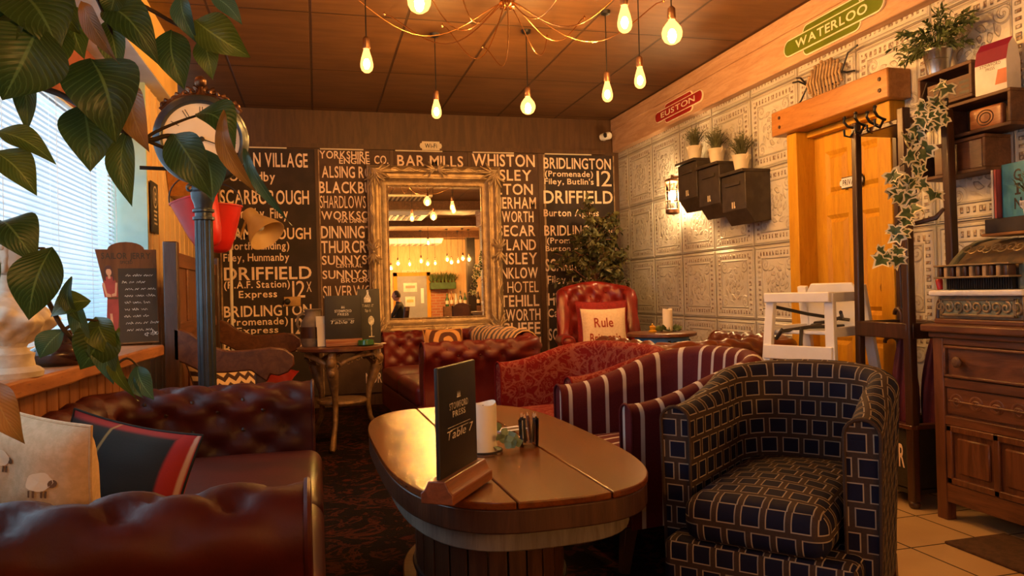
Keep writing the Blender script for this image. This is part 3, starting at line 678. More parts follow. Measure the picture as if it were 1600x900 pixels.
# ================================================================ upholstery generators
def upath(w,d,r,splay=0,n1=16,n2=8,n3=24):
    P=[]  # local: front is -Y; inner line of a U
    hw=w/2
    for i in range(n1):
        q=i/n1;P.append((hw+splay*(1-q),-d/2+(d-r)*q,1,-splay/d*0))
    for i in range(n2):
        a=PI/2*i/n2;P.append((hw-r+r*math.cos(a),d/2-r+r*math.sin(a),math.cos(a),math.sin(a)))
    for i in range(n3+1):
        q=i/n3;P.append((hw-r-(w-2*r)*q,d/2,0,1))
    for i in range(1,n2+1):
        a=PI/2+PI/2*i/n2;P.append((-hw+r+r*math.cos(a),d/2-r+r*math.sin(a),math.cos(a),math.sin(a)))
    for i in range(1,n1+1):
        q=i/n1;P.append((-hw-splay*q,d/2-r-(d-r)*q,-1,0))
    S_=[0]
    for a,b in zip(P,P[1:]):S_.append(S_[-1]+math.hypot(a[0]-b[0],a[1]-b[1]))
    return P,S_
def ushell(b,P,S_,prof,disp=None,capuv=True):
    """loft the profile prof(k)->[(out,z)] along the U; disp(u,v,k) moves the skin along its normal"""
    rows=[];L=S_[-1]
    for k,(x,y,nx,ny) in enumerate(P):
        pr=prof(S_[k]/L,k);v=0;row=[]
        for i,(o,z) in enumerate(pr):
            if i:v+=math.hypot(o-pr[i-1][0],z-pr[i-1][1])
            a=pr[max(0,i-1)];c=pr[min(len(pr)-1,i+1)];to,tz=c[0]-a[0],c[1]-a[1];l=math.hypot(to,tz) or 1
            no,nz=-tz/l,to/l
            dd=disp(S_[k],v,o,z) if disp else 0
            o2,z2=o+no*dd,z+nz*dd
            row.append(((x+nx*o2,y+ny*o2,z2),(S_[k],v)))
        rows.append(row)
    n=len(rows[0]);V=[q[0] for r_ in rows for q in r_];U=[q[1] for r_ in rows for q in r_]
    F=[(k*n+i,k*n+i+1,(k+1)*n+i+1,(k+1)*n+i) for k in range(len(rows)-1) for i in range(n-1)]
    b.add(V,F,uv=U)
    for e in(0,-1):
        r_=rows[e];f=list(range(n));b.add([q[0] for q in r_],[f if e==0 else f[::-1]],uv=[(q[0][0],q[0][2]) for q in r_])
    return rows
def sm(x):x=max(0,min(1,x));return x*x*(3-2*x)
def leg4(parent,w,d,h,mat,r0=.026,r1=.016,front=None,castor=False):
    for sx in(-1,1):
        for sy in(-1,1):
            b=MB();x,y=sx*w/2,sy*d/2
            if castor:b.lathe([(0,0),(.022,.002),(.024,.03),(.014,.04),(.026,.06),(.03,.085),(.022,h)],14,T(x,y,0))
            else:b.bar((x+sx*.012,y+sy*.03,0),(x,y,h),r1*2,r1*2,(0,1,0),r0*2,r0*2)
            b.build('leg',mat,parent,bevel=0 if castor else .003)
def tub_chair(label,loc,rz,mat,w=.50,d=.52,hf=.62,hb=.785,zseat=.43,fe=.06):
    t=thing('tub_chair',label,'armchair',loc,rz)
    P,S_=upath(w,d,.13,.02,14,8,22);Lt=S_[-1];la=d/Lt
    def H(q):
        e=min(q,1-q)/la
        return hf+(hb-hf)*sm((e-.05)/1.15)
    th=.09
    def prof(q,k):
        h=H(q);r=th/2;ln=.045*sm((min(q,1-q)/la-.5)*1.2)
        A=[(0,.26)]+[(ln*i/5,.28+(h-r-.28)*i/5) for i in range(6)]
        A+=[(ln+r-r*math.cos(a),h-r+r*math.sin(a)) for a in [PI*i/8 for i in range(1,8)]]
        A+=[(ln+th-.0*i-(ln+.01)*i/6,h-r-(h-r-.17)*i/6) for i in range(7)]
        return A
    b=MB();rows=ushell(b,P,S_,prof);b.build('tub_shell',mat,t,smooth=50)
    for e in(0,-1):
        b=MB();pts=[Vector(q[0])+Vector((0,-.003,0)) for q in rows[e]];b.tube(pts,.0055,6);b.build('piping',mat,t)
    b=MB();b.rbox((0,-fe/2-.005,zseat-.035),(w+.0,d+fe,.13),.045,8,.03);b.build('seat_cushion',mat,t,smooth=60,boxuv=True)
    b=MB();b.rbox((0,.03-fe/2,(zseat-.10+.16)/2),(w+.13,d+fe+.04,zseat-.10-.16),.025,4);b.build('seat_frame',mat,t,smooth=60,boxuv=True)
    leg4(t,w+.08,d-.02,.165,M_foot)
    return t
tub_chair('chequered navy and brown tub armchair with square pattern, nearest the camera',(1.415,2.055,0),R(-49),M_chequer,w=.39,d=.54,hf=.69,hb=.785,fe=.13)
tub_chair('striped purple and silver tub armchair behind the chequered one',(1.36,2.92,0),R(-86),M_stripe,w=.53,d=.58,hf=.625,hb=.785,zseat=.37)
tub_chair('red floral damask tub armchair beyond the striped one',(1.34,3.86,0),R(-82),M_damask,w=.78,d=.52,hf=.64,hb=.75,zseat=.35)
BTN=None
def chesterfield(name,label,cat,loc,rz,w,d,mat,h=.72,ncush=2,hback=None,pu=.135,outer=True,zseat=.44,roll=.085,group=None,tdepth=1.0,vlim=4.2,bvl=3.2):
    """w, d: outside width and depth; the back is at +Y"""
    t=thing(name,label,cat,loc,rz,group);global BTN
    iw,idp=w-4*roll+.02,d-2*roll+.01
    P,S_=upath(iw,idp,.05,0,int(idp/.02),5,int(iw/.022));Lt=S_[-1];P=[(x,y-(roll-.005),nx,ny) for x,y,nx,ny in P];la=idp/Lt;hb=hback or h
    def prof(q,k):
        e=min(q,1-q)/la;hh=h+(hb-h)*sm((e-.9)/.12);r=roll
        A=[(.0,.33)]+[(.0,.36+(hh-2*r-.36)*i/7) for i in range(8)]
        A+=[(r-r*math.cos(a)*1.0,hh-r+r*math.sin(a)) for a in [-.5+(PI+1.1)*i/17 for i in range(18)]]
        A+=[(2*r-.055,hh-2*r-.035),(2*r-.05,.4),(2*r-.045,.25),(2*r-.045,.12)]
        return A
    pv=.135
    def disp(u,v,o,z):
        a_,b_=u/pu,v/pv
        ed=sm(min(u,Lt-u)/.07)
        x,y=abs(math.sin(PI*(a_+b_/1))),abs(math.sin(PI*(a_-b_)))
        puff=(x*y)**.45
        # lattice node distance
        s_,d_=a_+b_,a_-b_;rs,rd=s_-round(s_),d_-round(d_);q=math.hypot((rs+rd)/2*pu,(rs-rd)/2*pv)
        f=ed*(1 if v<.36+roll*vlim else max(0,1-(v-.36-roll*vlim)/.10))*sm(v/.06)*tdepth
        return f*(.018*puff-.012-.014*math.exp(-(q/.022)**2))
    b=MB();rows=ushell(b,P,S_,prof,disp);b.build('tufted_shell',mat,t,smooth=75)
    # buttons sit at the bottoms of the dimples
    pts=[];nmax=len(rows[0])
    vs=[q[1][1] for q in rows[0]]
    for m_ in range(-40,60):
        for n_ in range(-40,60):
            u=(m_+n_)/2*pu;v=(m_-n_)/2*pv
            if .09<u<Lt-.09 and .16<v<.36+roll*bvl:
                k=min(range(len(S_)),key=lambda i:abs(S_[i]-u));i=min(range(nmax),key=lambda j:abs(rows[k][j][1][1]-v));pts.append(rows[k][i][0])
    if len(pts)>96:pts=random.sample(pts,96)
    for p in pts:
        if BTN is None:
            bb=MB();bb.ball((0,0,0),.011,8);o=bb.build('button',M_foot,t);BTN=o.data
        else:
            o=bpy.data.objects.new('button',BTN);COL.objects.link(o);o.parent=t
        o.location=p
        if mat is not M_leather:
            o.material_slots[0].link='OBJECT';o.material_slots[0].material=mat
    for e in(0,-1):
        pr=[Vector(q[0])+Vector((0,-.004,0)) for q in rows[e]][1:]
        b=MB();b.tube(pr,.007,6);b.build('piping',mat,t)
        b=MB();c=sum(pr,Vector())/len(pr);ins=[c+(p-c)*.82+Vector((0,-.004,0)) for p in pr]
        b.add([p for p in ins]+[p+Vector((0,.006,0)) for p in ins],[list(range(len(ins)))[::1 if e==0 else -1]]+[(i,(i+1)%len(ins),len(ins)+(i+1)%len(ins),len(ins)+i) for i in range(len(ins))]);b.build('front_panel',mat,t,smooth=0)
    cw=(iw-.01)/ncush
    for i in range(ncush):
        b=MB();b.rbox((-iw/2+.005+cw*(i+.5),-roll-.03,zseat-.075),(cw-.006,idp-.0,.16),.05,8,.025);b.build('seat_cushion',mat,t,smooth=60)
    b=MB();b.rbox((0,-roll+.0,.21),(w-.12,d-.13,.2),.02,4);b.build('front_rail',mat,t,smooth=60)
    leg4(t,w-.22,d-.3,.13,M_foot,castor=True)
    return t
chesterfield('leather_sofa','deep oxblood button backed leather sofa under the window sill','sofa',(-.455,2.335,0),R(90),1.90,.85,M_leather,h=.705,ncush=2,pu=.18,vlim=1.3,tdepth=1.25,bvl=.3)
chesterfield('leather_sofa','red buttoned leather sofa in front of the gilt mirror, turned left','sofa',(1.03,5.72,0),R(-86),1.80,.86,M_sofared,h=.735,ncush=2,hback=.755,pu=.15,tdepth=1.5)
chesterfield('leather_sofa','brown buttoned leather sofa seen from behind, beyond the striped armchair','sofa',(2.30,4.24,0),R(180+6),1.04,.82,M_brownleather,h=.74,ncush=1,pu=.14,tdepth=1.3)
# ---------------- wingback armchair
def wingback():
    t=thing('wingback_armchair','red buttoned leather wing armchair in the far corner','armchair',(2.42,6.25,0),R(-12))
    w,d=.52,.5;P,S_=upath(w,d,.10,0,18,7,22);Lt=S_[-1];la=d/Lt
    def prof(q,k):
        e=min(q,1-q)/la;wing=sm((e-.40)/.30);arm=.64
        top=1.055+.075*max(0,math.cos((q-.5)*2.2*PI))
        h=arm+(top-arm)*wing;r=.05
        A=[(.0,.33)]+[(.0,.36+(h-r-.36)*i/16) for i in range(17)]+[(r-r*math.cos(a),h-r+r*math.sin(a)) for a in [PI*i/8 for i in range(1,8)]]+[(2*r,h-r),(2*r,h*.7),(2*r-.01,.3),(2*r-.01,.15)]
        return A
    def disp(u,v,o,z):
        a_,b_=u/.15,v/.17;x,y=abs(math.sin(PI*(a_+b_))),abs(math.sin(PI*(a_-b_)));rs,rd=(a_+b_)-round(a_+b_),(a_-b_)-round(a_-b_)
        q=math.hypot((rs+rd)/2*.15,(rs-rd)/2*.17);f=sm(min(u,Lt-u)/.1)*sm((v-.1)/.1)*(1 if v<.72 else max(0,1-(v-.72)/.08))
        return f*(.036*(x*y)**.45-.02-.022*math.exp(-(q/.024)**2))
    b=MB();rows=ushell(b,P,S_,prof,disp);b.build('tufted_shell',M_redleather,t,smooth=75)
    for m_ in range(-20,30):
        for n_ in range(-20,30):
            u=(m_+n_)/2*.15;v=(m_-n_)/2*.17
            if .12<u<Lt-.12 and .14<v<.70:
                k=min(range(len(S_)),key=lambda i:abs(S_[i]-u));i=min(range(len(rows[k])),key=lambda j:abs(rows[k][j][1][1]-v))
                if i<17:
                    o=bpy.data.objects.new('button',BTN);COL.objects.link(o);o.parent=t;o.location=rows[k][i][0];o.material_slots[0].link='OBJECT';o.material_slots[0].material=M_redleather
    for s_ in(-1,1):
        b=MB();b.rbox((s_*(w/2+.05),-.03,.61),(.13,d+.02,.11),.05,6);b.build('arm_roll',M_redleather,t,smooth=60)
        b=MB();b.tube([(s_*(w/2+.05)+q[0],-d/2-.046,.61+q[1]) for q in [(.055*math.cos(a),.045*math.sin(a)) for a in [2*PI*i/20 for i in range(20)]]],.006,6,closed=True);b.build('piping',M_redleather,t)
    b=MB();b.rbox((0,-.03,.41),(w-.01,d+.04,.15),.05,8,.03);b.build('seat_cushion',M_redleather,t,smooth=60)
    b=MB();b.rbox((0,0,.25),(w+.16,d+.06,.2),.02,4);b.build('front_rail',M_redleather,t,smooth=60)
    leg4(t,w+.06,d-.04,.16,M_foot)
wingback()
# ---------------- cushions
def pillow(b,w,h,t,n=18,seed=0,wr=.004):
    def f(sg):
        def g_(u,v):
            x,y=u*2-1,v*2-1
            k=(max(0,1-abs(x)**2.6)*max(0,1-abs(y)**2.6))**.55
            pinch=1-.07*(1-abs(y)**2)*abs(x)**3;pin2=1-.07*(1-abs(x)**2)*abs(y)**3
            z=sg*t/2*k+wr*k*mnoise.noise((x*3+seed,y*3,sg*2.0))*2
            return Vector((x*w/2*pinch,y*h/2*pin2,z))
        return g_
    b.grid(f(1),n,n,uv=lambda u,v:(u*w,v*h));b.grid(f(-1),n,n,uv=lambda u,v:(u*w,v*h),flip=True)
    return f(1)
def rim(fn,b,r=.004,n=14):
    P=[fn(i/n,0) for i in range(n)]+[fn(1,i/n) for i in range(n)]+[fn(1-i/n,1) for i in range(n)]+[fn(0,1-i/n) for i in range(n)]
    b.tube(P,r,6,closed=True)
def cushion(label,M,w,h,t,mat,seed=0,group=None,rm=None):
    o=thing('cushion',label,'cushion',group=group);o.matrix_world=M
    b=MB();fn=pillow(b,w,h,t,seed=seed);b.build('cover',mat,o,smooth=80);b=MB();rim(fn,b);b.build('piping',rm or mat,o)
    return o,fn
# sheep cushion and tartan cushion on the near sofa
c,fn=cushion('oatmeal cushion printed with grazing white sheep','',.44,.42,.14,M_linen,3) if False else (None,None)
def place(o,p,xd,yd):
    o.matrix_world=frame(Vector(p),xd,yd)
c=thing('cushion','oatmeal cushion with white sheep on the oxblood sofa','cushion');place(c,(-.64,1.93,.62),(.62,-.50,-.10),(-.36,.16,.82))
b=MB();fn=pillow(b,.44,.40,.15,seed=3,wr=.007);b.build('cover',M_linen,c,smooth=80);b=MB();rim(fn,b);b.build('piping',M_linen,c)
M_sheep=surf('sheep_print',(.82,.66,.46),(.76,.6,.4),rough=.9,bump=0);M_print=surf('brown_print',(.16,.08,.035),rough=.9,bump=0)
for sx,sy,k in((.46,.42,1.0),(.80,.38,.8),(.80,.70,.75),(.22,.22,.9),(.20,.68,.8),(.52,.78,.7)):
    b=MB();off=lambda u,v:fn(u,v)+Vector((0,0,.0025))
    b.add([off(sx,sy)]+[off(sx+.085*k*math.cos(a)*(1+.06*math.cos(5*a)),sy+.065*k*math.sin(a)*(1+.06*math.cos(5*a))) for a in [2*PI*i/20 for i in range(20)]],[(0,i+1,(i+1)%20+1) for i in range(20)]);b.build('sheep_body',M_sheep,c,smooth=0)
    b=MB();b.add([off(sx+(.085+.03*math.cos(a))*k,sy+(-.01+.028*math.sin(a))*k) for a in [2*PI*i/10 for i in range(10)]],[list(range(10))])
    for lx in(-.05,-.02,.03,.055):
        x=sx+lx*k;y=sy-.06*k;b.add([off(x-.005,y),off(x+.005,y),off(x+.005,y-.05*k),off(x-.005,y-.05*k)],[(0,1,2,3)])
    b.build('sheep_legs',M_print,c,smooth=0)
c=thing('cushion','black and red tartan cushion leaning beside the sheep cushion','cushion');place(c,(-.57,2.36,.50),(.70,-.42,-.12),(-.32,.30,.40))
b=MB();fn=pillow(b,.46,.42,.16,seed=8,wr=.006);b.build('cover',M_tartan,c,smooth=80);b=MB();rim(fn,b);b.build('piping',M_tartan,c)
# Rule Britannia cushion on the wing chair
M_redcloth=surf('red_cotton',(.30,.015,.012),(.22,.01,.009),scale=40,rough=.85,bump=.2,bscale=200)
c=thing('cushion','cream cushion lettered Rule Britannia on the red wing armchair','cushion');place(c,(2.37,6.00,.70),(.98,-.19,0),(.03,.26,.96))
b=MB();fn=pillow(b,.40,.40,.12,seed=5);b.build('cover',M_linen2,c,smooth=80);b=MB();rim(fn,b);b.build('piping',M_redleather,c)
c2_=thing('cushion','plain red cushion tucked behind the cream cushion on the wing armchair','cushion');place(c2_,(2.39,6.09,.745),(.98,-.19,0),(.03,.26,.96))
b=MB();fn2=pillow(b,.45,.43,.10,seed=15);b.build('cover',M_redcloth,c2_,smooth=80);b=MB();rim(fn2,b);b.build('piping',M_redcloth,c2_)
M_redprint=surf('red_print',(.36,.05,.02),rough=.9,bump=0)
b=MB();sf=lambda x,y:fn(.5+x/.40,.5+y/.40)+Vector((0,0,.004))
tc(b,'Rule',sf,-.01,.015,.085,'b',.75);tc(b,'Britannia',sf,0,-.115,.08,'b',.62);b.build('lettering',M_redprint,c,smooth=0)
# leopard face cushion and tiger throw on the red sofa
c=thing('cushion','gold and brown patterned cushion on the red sofa','cushion');place(c,(1.03,6.27,.60),(.92,.05,0),(.0,.30,.95))
g=G('ornate_gold_print');uv=g.coord('UV',loc=(-.2,-.2,0));r=g.n('VectorMath',operation='LENGTH');g.lk(uv,r.inputs[0]);f=g.math('SINE',g.math('MULTIPLY',r.outputs['Value'],75));f=g.math('ADD',f,g.math('MULTIPLY',g.noise(uv,20,2),1.4))
g.bsdf(g.mix(g.step(f,.5,.9),(.10,.03,.012),(.66,.33,.10)),.8);M_goldprint=g.m
b=MB();fn=pillow(b,.34,.32,.12,seed=2);b.build('cover',M_goldprint,c,smooth=80);b=MB();rim(fn,b);b.build('piping',M_goldprint,c)
o=None
def tiger():
    b=MB()
    # drapes over the back roll of the red sofa: across the back (local +Y), lying along local X
    base=Vector((1.03,5.72,0));rz=R(-86);M=Matrix.Translation(base)@Matrix.Rotation(rz,4,'Z')
    def f(u,v):
        x=-.50+1.12*u
        a=v*1.0
        # path over the roll: from the seat side up, over, and down the rear
        if a<.45:q=a/.45;y=.262-.0*q;z=.50+(.67-.50)*q
        elif a<.75:q=(a-.45)/.3;an=PI*q;y=.358-.098*math.cos(an);z=.67+.098*math.sin(an)
        else:q=(a-.75)/.25;y=.452+.006;z=.67-.13*q
        wv=.010*math.sin(x*22+a*5)+.012*mnoise.noise((x*5,a*4,3))
        return M@Vector((x,y-wv*.5*(1 if a<.5 else -1),z+max(0,wv)*(1 if .4<a<.8 else .2)))
    b.grid(f,34,26,uv=lambda u,v:(u*1.1,v*.7))
    o=b.build('tiger_throw',M_tiger,None,smooth=80);md=o.modifiers.new('thick','SOLIDIFY');md.thickness=.008;md.offset=1
    tag(o,'tiger striped throw draped over the back of the red sofa','blanket')
tiger()
# ================================================================ coffee table
ZT=.55
t=thing('coffee_table','oval plank coffee table with rounded ends on a drum base','table',(.545,2.51,0),R(1.5))
hw,hl=.37,.79
def oval(k=1.0,dz=0,n=72,e=3.2,hw=hw,hl=hl):
    P=[]
    for i in range(n):
        a=2*PI*i/n;c,s=math.cos(a),math.sin(a);P.append((hw*k*math.copysign(abs(c)**(2/e*1.05),c),hl*k*math.copysign(abs(s)**(2/e*.95),s)))
    return P
full=oval(n=240)
def clip(P,x0,x1):
    Q=[]
    for (lim,sg) in((x0,1),(x1,-1)):
        Q=[]
        for i in range(len(P)):
            a,b_=P[i],P[(i+1)%len(P)];ia,ib=(a[0]-lim)*sg>=0,(b_[0]-lim)*sg>=0
            if ia:Q.append(a)
            if ia!=ib:
                k=(lim-a[0])/(b_[0]-a[0]);Q.append((lim,a[1]+(b_[1]-a[1])*k))
        P=Q
    return P
b=MB();b.prism(oval(.994,n=96),ZT-.078,ZT-.019);b.build('edge_band',M_dark_wood,t,bevel=.004)
for x0,x1 in((-.5,-.118),(-.114,.128),(.132,.5)):
    b=MB();b.prism(clip(full,x0,x1),ZT-.018,ZT);b.build('plank',M_table,t,smooth=0,bevel=.004)
b=MB();b.prism(oval(.90),ZT-.145,ZT-.081);b.build('apron',M_apron,t,bevel=.004)
b=MB();n=26
for i in range(n):
    a=2*PI*i/n;a2=2*PI*(i+.93)/n;P=[]
    for (k,q) in((.52,a),(.52,a2),(.47,a2),(.47,a)):P.append((hw*1.25*k*math.cos(q),hl*.92*k*math.sin(q)))
    b.prism(P,.06,ZT-.15)
b.build('drum_staves',M_dark_wood,t,smooth=0,bevel=.004)
b=MB()
for z in(.14,.32):b.tube([(hw*1.25*.525*math.cos(a),hl*.92*.525*math.sin(a),z) for a in [2*PI*i/40 for i in range(40)]],.008,6,closed=True)
b.build('iron_hoop',M_iron,t)
b=MB();b.prism(oval(.74,e=2.4),0,.06);b.build('base_disc',M_darkwood_x,t,bevel=.006)
# menu stand (table 7)
def menu(label,p0,p1,h,lines,cat='menu stand',baseh=.05,based=.085,ext=.02,tilt=0,th=.012,boardmat=None):
    p0,p1=Vector(p0),Vector(p1);x=(p1-p0);w=x.length;o=thing('menu_stand',label,cat);o.matrix_world=frame((p0+p1)/2,x,(0,0,1))
    # local: x along the board, y up, z toward the viewer
    b=MB();b.rbox((0,baseh*.35+h/2,0),(w,h,th),.004,2);b.build('board',boardmat or M_black,o)
    b=MB();P=[(-based/2,0),(based/2,0),(based/2,baseh*.45),(based*.38,baseh*.6),(based*.26,baseh),(-based*.26,baseh),(-based*.38,baseh*.6),(-based/2,baseh*.45)]
    b.prism([(z,y) for z,y in P],-w/2-ext,w/2+ext,Matrix(((0,0,1,0),(0,1,0,0),(-1,0,0,0),(0,0,0,1))));b.build('wooden_foot',M_redwood_x,o,bevel=.003)
    b=MB()
    for s,cx,y,hh,st,wf,sh in lines: text(b,s,lambda x,y:Vector((x,y,th/2+.001)),(cx-wf/2)*w,(cx+wf/2)*w,y*h,(y+hh)*h,st,shear=sh)
    for y,k in((.56,.30),(.535,.24)):b.span((-w*k,y*h,th/2+.0008),(w*k,y*h+.0012,th/2+.0012))
    # little crown emblem
    for k in(-1,0,1):b.add([(k*.03*w-.012*w,h*.80,th/2+.001),(k*.03*w+.012*w,h*.80,th/2+.001),(k*.036*w,h*.84,th/2+.001)],[(0,1,2)])
    b.span((-.05*w,.785*h,th/2+.0008),(.05*w,.797*h,th/2+.0012));b.build('lettering',M_chalk,o,smooth=0);return o
M_redwood_x=wood('mahogany_x',(.25,.075,.026),(.13,.035,.012),0,rough=.35,coat=.25)
a0=at(686,787,Z=ZT+.005);a1=at(744,749,Z=ZT+.005);hh=.30
menu('black menu board chalked Table 7 in a wooden foot on the coffee table',a0,a1,hh,[('STOWFORD',0,.70,.055,'b',.50,0),('PRESS',0,.635,.05,'b',.34,0),('Table 7',0,.465,.07,'r',.70,.2)],baseh=.055,based=.085,ext=.012)
# pillar candle with eucalyptus ring
cp=at(756,706,Z=ZT)
t=thing('pillar_candle','white pillar candle on the coffee table','candle',cp)
b=MB();rc=.043;hc=.155;n=28
def cf(u,v):
    a=2*PI*u
    if v<.7:r=rc;z=hc*v/.7*(1+.035*math.sin(2*a+1)*(v/.7))
    else:q=(v-.7)/.3;r=rc*(1-.95*q);z=hc*(1+.035*math.sin(2*a+1)*(1-q))-.022*sm(q*2.5)
    return Vector((r*math.cos(a),r*math.sin(a),z))
b.grid(cf,n,14);b.prism([(rc*math.cos(2*PI*i/n),rc*math.sin(2*PI*i/n)) for i in range(n)],0,.002);b.build('wax',M_wax,t,smooth=60)
b=MB();b.tube([(0,0,hc-.024),(0.001,0,hc-.008)],.0016,6);b.build('wick',M_black,t)
def leafmesh(b,base,tip,w,nrm,fold=.18,curl=.12,nv=8,twist=0,bend=0):
    base,tip,nrm=Vector(base),Vector(tip),Vector(nrm);ax=tip-base;L=ax.length;ax.normalize();sd=ax.cross(nrm)
    sd=sd.normalized() if sd.length>1e-5 else ax.orthogonal().normalized();n=sd.cross(ax)
    prof=lambda v:math.sin(PI*min(1,v)**.86)**1.05 if v<.99 else .0
    def f(u,v):
        x=(u-.5)*2;wv=prof(v)*w/2
        ct_,st_=math.cos(twist*(v-.3)),math.sin(twist*(v-.3))
        return base+ax*(L*v)+sd*(x*wv*ct_+bend*L*math.sin(PI*v))+n*(x*wv*st_+abs(x)*wv*fold*2+curl*L*math.sin(PI*v)-curl*L*.6*v*v+.02*L*math.sin(9*v+x*2)*abs(x))
    b.grid(f,4,nv,uv=lambda u,v:(u,v))
t=thing('eucalyptus_ring','small ring of eucalyptus leaves around the coffee table candle','greenery',cp)
M_euc=[surf('eucalyptus',(.10,.17,.09),(.17,.24,.15),rough=.6,bump=0),surf('eucalyptus_pale',(.25,.36,.27),(.16,.26,.17),rough=.6,bump=0)]
b=MB();b.tube([(.058*math.cos(a),.058*math.sin(a),.006) for a in [2*PI*i/24 for i in range(24)]],.003,6,closed=True);b.build('stem',M_stem,t)
rnd=random.Random(4)
for i in range(34):
    a=rnd.choice([rnd.uniform(-1.5,.8),rnd.uniform(-1.0,.5),rnd.uniform(2.8,3.8)]);r=rnd.uniform(.056,.105) if a<1 else .056;o=Vector((r*math.cos(a),r*math.sin(a),rnd.uniform(.010,.05)));d=Vector((math.cos(a)*rnd.uniform(.1,1)+rnd.gauss(0,.4),math.sin(a)*rnd.uniform(.1,1)+rnd.gauss(0,.4),rnd.uniform(-.2,.9))).normalized()
    b=MB();ln=rnd.uniform(.024,.036);leafmesh(b,o,o+d*ln,ln*.9,(rnd.uniform(-.6,.6),-1,rnd.uniform(.2,1)),.08,.05,6);b.build('leaf',M_euc[i%2],t,smooth=80)
# tumbler with pencils, card
gp=at(827,697,Z=ZT)
t=thing('tumbler','short glass tumbler on the coffee table holding dark pencils','glass',gp)
b=MB();b.lathe([(0,0),(.029,0),(.031,.004),(.034,.088),(.0315,.088),(.029,.014),(0,.012)],24);b.build('glass',M_tumbler,t)
for i in range(7):
    a=i*2.4;t2=thing('pencil','dark pencil standing in the glass tumbler','pencil',gp,0,'pencils in the tumbler')
    p=Vector((.015*math.cos(a),.015*math.sin(a),.014));q=Vector((.023*math.cos(a+.5),.023*math.sin(a+.5),.095))
    b=MB();b.bar(p,q,.007,.007);b.build('shaft',M_black if i%3 else M_redwood_x,t2)
    b=MB();b.tube([q,q+(q-p).normalized()*.012],[.0035,.0008],6);b.build('point',M_linen,t2)
kp=at(797,671,Z=ZT+.001)
t=thing('card','small white card lying behind the candle on the coffee table','card',kp,R(20));b=MB();b.span((-.055,-.035,0),(.055,.035,.003));b.build('sheet',M_white,t)
b=MB();b.span((-.03,-.02,.003),(.045,.012,.0034));b.build('print',M_dark_wood,t)
# ================================================================ post clock
cy=3.56;px0=at(322,500,Y=cy).x
t=thing('post_clock','street style post clock with ornate crest behind the oxblood sofa','clock',(px0,cy,0))
zc_=1.757;rcl=.176
b=MB();b.lathe([(0,0),(.16,0),(.16,.03),(.13,.05),(.10,.07),(.07,.12),(.05,.2),(.05,.28),(.036,.31)],24);b.build('base',M_post,t)
b=MB();b.lathe([(.034,.3),(.034,1.44)],20)
for k in range(10):
    a=2*PI*k/10;b.tube([(.033*math.cos(a),.033*math.sin(a),.32),(.033*math.cos(a),.033*math.sin(a),1.41)],.006,6)
b.build('fluted_post',M_post,t)
b=MB();b.lathe([(.034,1.40),(.046,1.405),(.046,1.417),(.036,1.42),(.036,1.435),(.046,1.44),(.046,1.45),(.036,1.455),(.04,1.475),(.05,1.50),(.052,1.525),(.046,1.535),(.05,1.545),(.04,1.56),(.03,1.58),(0,1.585)],24);b.build('capital',M_post,t)
hd=Matrix.Translation((0,0,zc_))@Matrix.Rotation(R(8),4,'Z')@Matrix.Rotation(R(90),4,'X')
b=MB();b.lathe([(0,-.06),(.165,-.06),(.185,-.05),(.196,-.03),(.196,.0),(.190,.012),(.197,.022),(.197,.034),(.186,.046),(.178,.05),(.168,.056),(.16,.05),(.158,.035),(0,.035)],56,hd);b.build('clock_case',M_post,t,smooth=50)
M_dial=surf('clock_dial',(.86,.76,.58),(.82,.72,.54),rough=.5,bump=0)
b=MB();b.lathe([(0,.036),(.157,.036),(.157,.039),(0,.039)],48,hd);b.build('dial',M_dial,t,smooth=0)
b=MB()
for k in range(12):
    a=PI/2-k*PI/6;n=(2,1,2,3,2,1,2,3,3,2,1,2)[k]
    for j in range(n):
        off=(j-(n-1)/2)*.011;c,s=math.cos(a),math.sin(a);x,y=-s*off,c*off
        b.bar(hd@Vector((x+c*.105,y+s*.105,.0395)),hd@Vector((x+c*.142,y+s*.142,.0395)),.0028,.001,(0,1,0))
b.build('numerals',M_black,t,smooth=0)
b=MB()
for a,L,w in((R(-18),.115,.0045),(R(160),.07,.006)):
    c,s=math.cos(a),math.sin(a);b.bar(hd@Vector((-c*.02,-s*.02,.043)),hd@Vector((c*L,s*L,.043)),w,.0015,(0,1,0))
    b.lathe([(0,0),(.011,0),(.011,.002),(0,.002)],12,hd@Matrix.Translation((c*L*.7,s*L*.7,.042)))
b.lathe([(0,.04),(.012,.04),(.01,.047),(0,.048)],14,hd);b.build('clock_hands',M_black,t)
b=MB();b.ball((0,0,zc_+.262),.026,16);b.lathe([(0,zc_+.19),(.03,zc_+.195),(.016,zc_+.215),(.012,zc_+.24)],14);b.build('finial',M_bronze,t)
b=MB()
for s_ in(-1,1):
    for x0,z0,r in((.06,.205,.026),(.105,.182,.022),(.15,.155,.02),(.03,.215,.022)):scroll(b,(s_*x0,.0,zc_+z0),r,1.2,s_,PI/2,.010)
    b.tube([(s_*.02,0,zc_+.20),(s_*.08,0,zc_+.195),(s_*.13,0,zc_+.165),(s_*.165,0,zc_+.13)],.014,8)
b.build('crest',M_bronze,t)
b=MB()
for s_ in(-1,1):scroll(b,(s_*.05,0,zc_-.215),.028,1.2,-s_,-PI/2,.009)
b.build('lower_scroll',M_post,t)
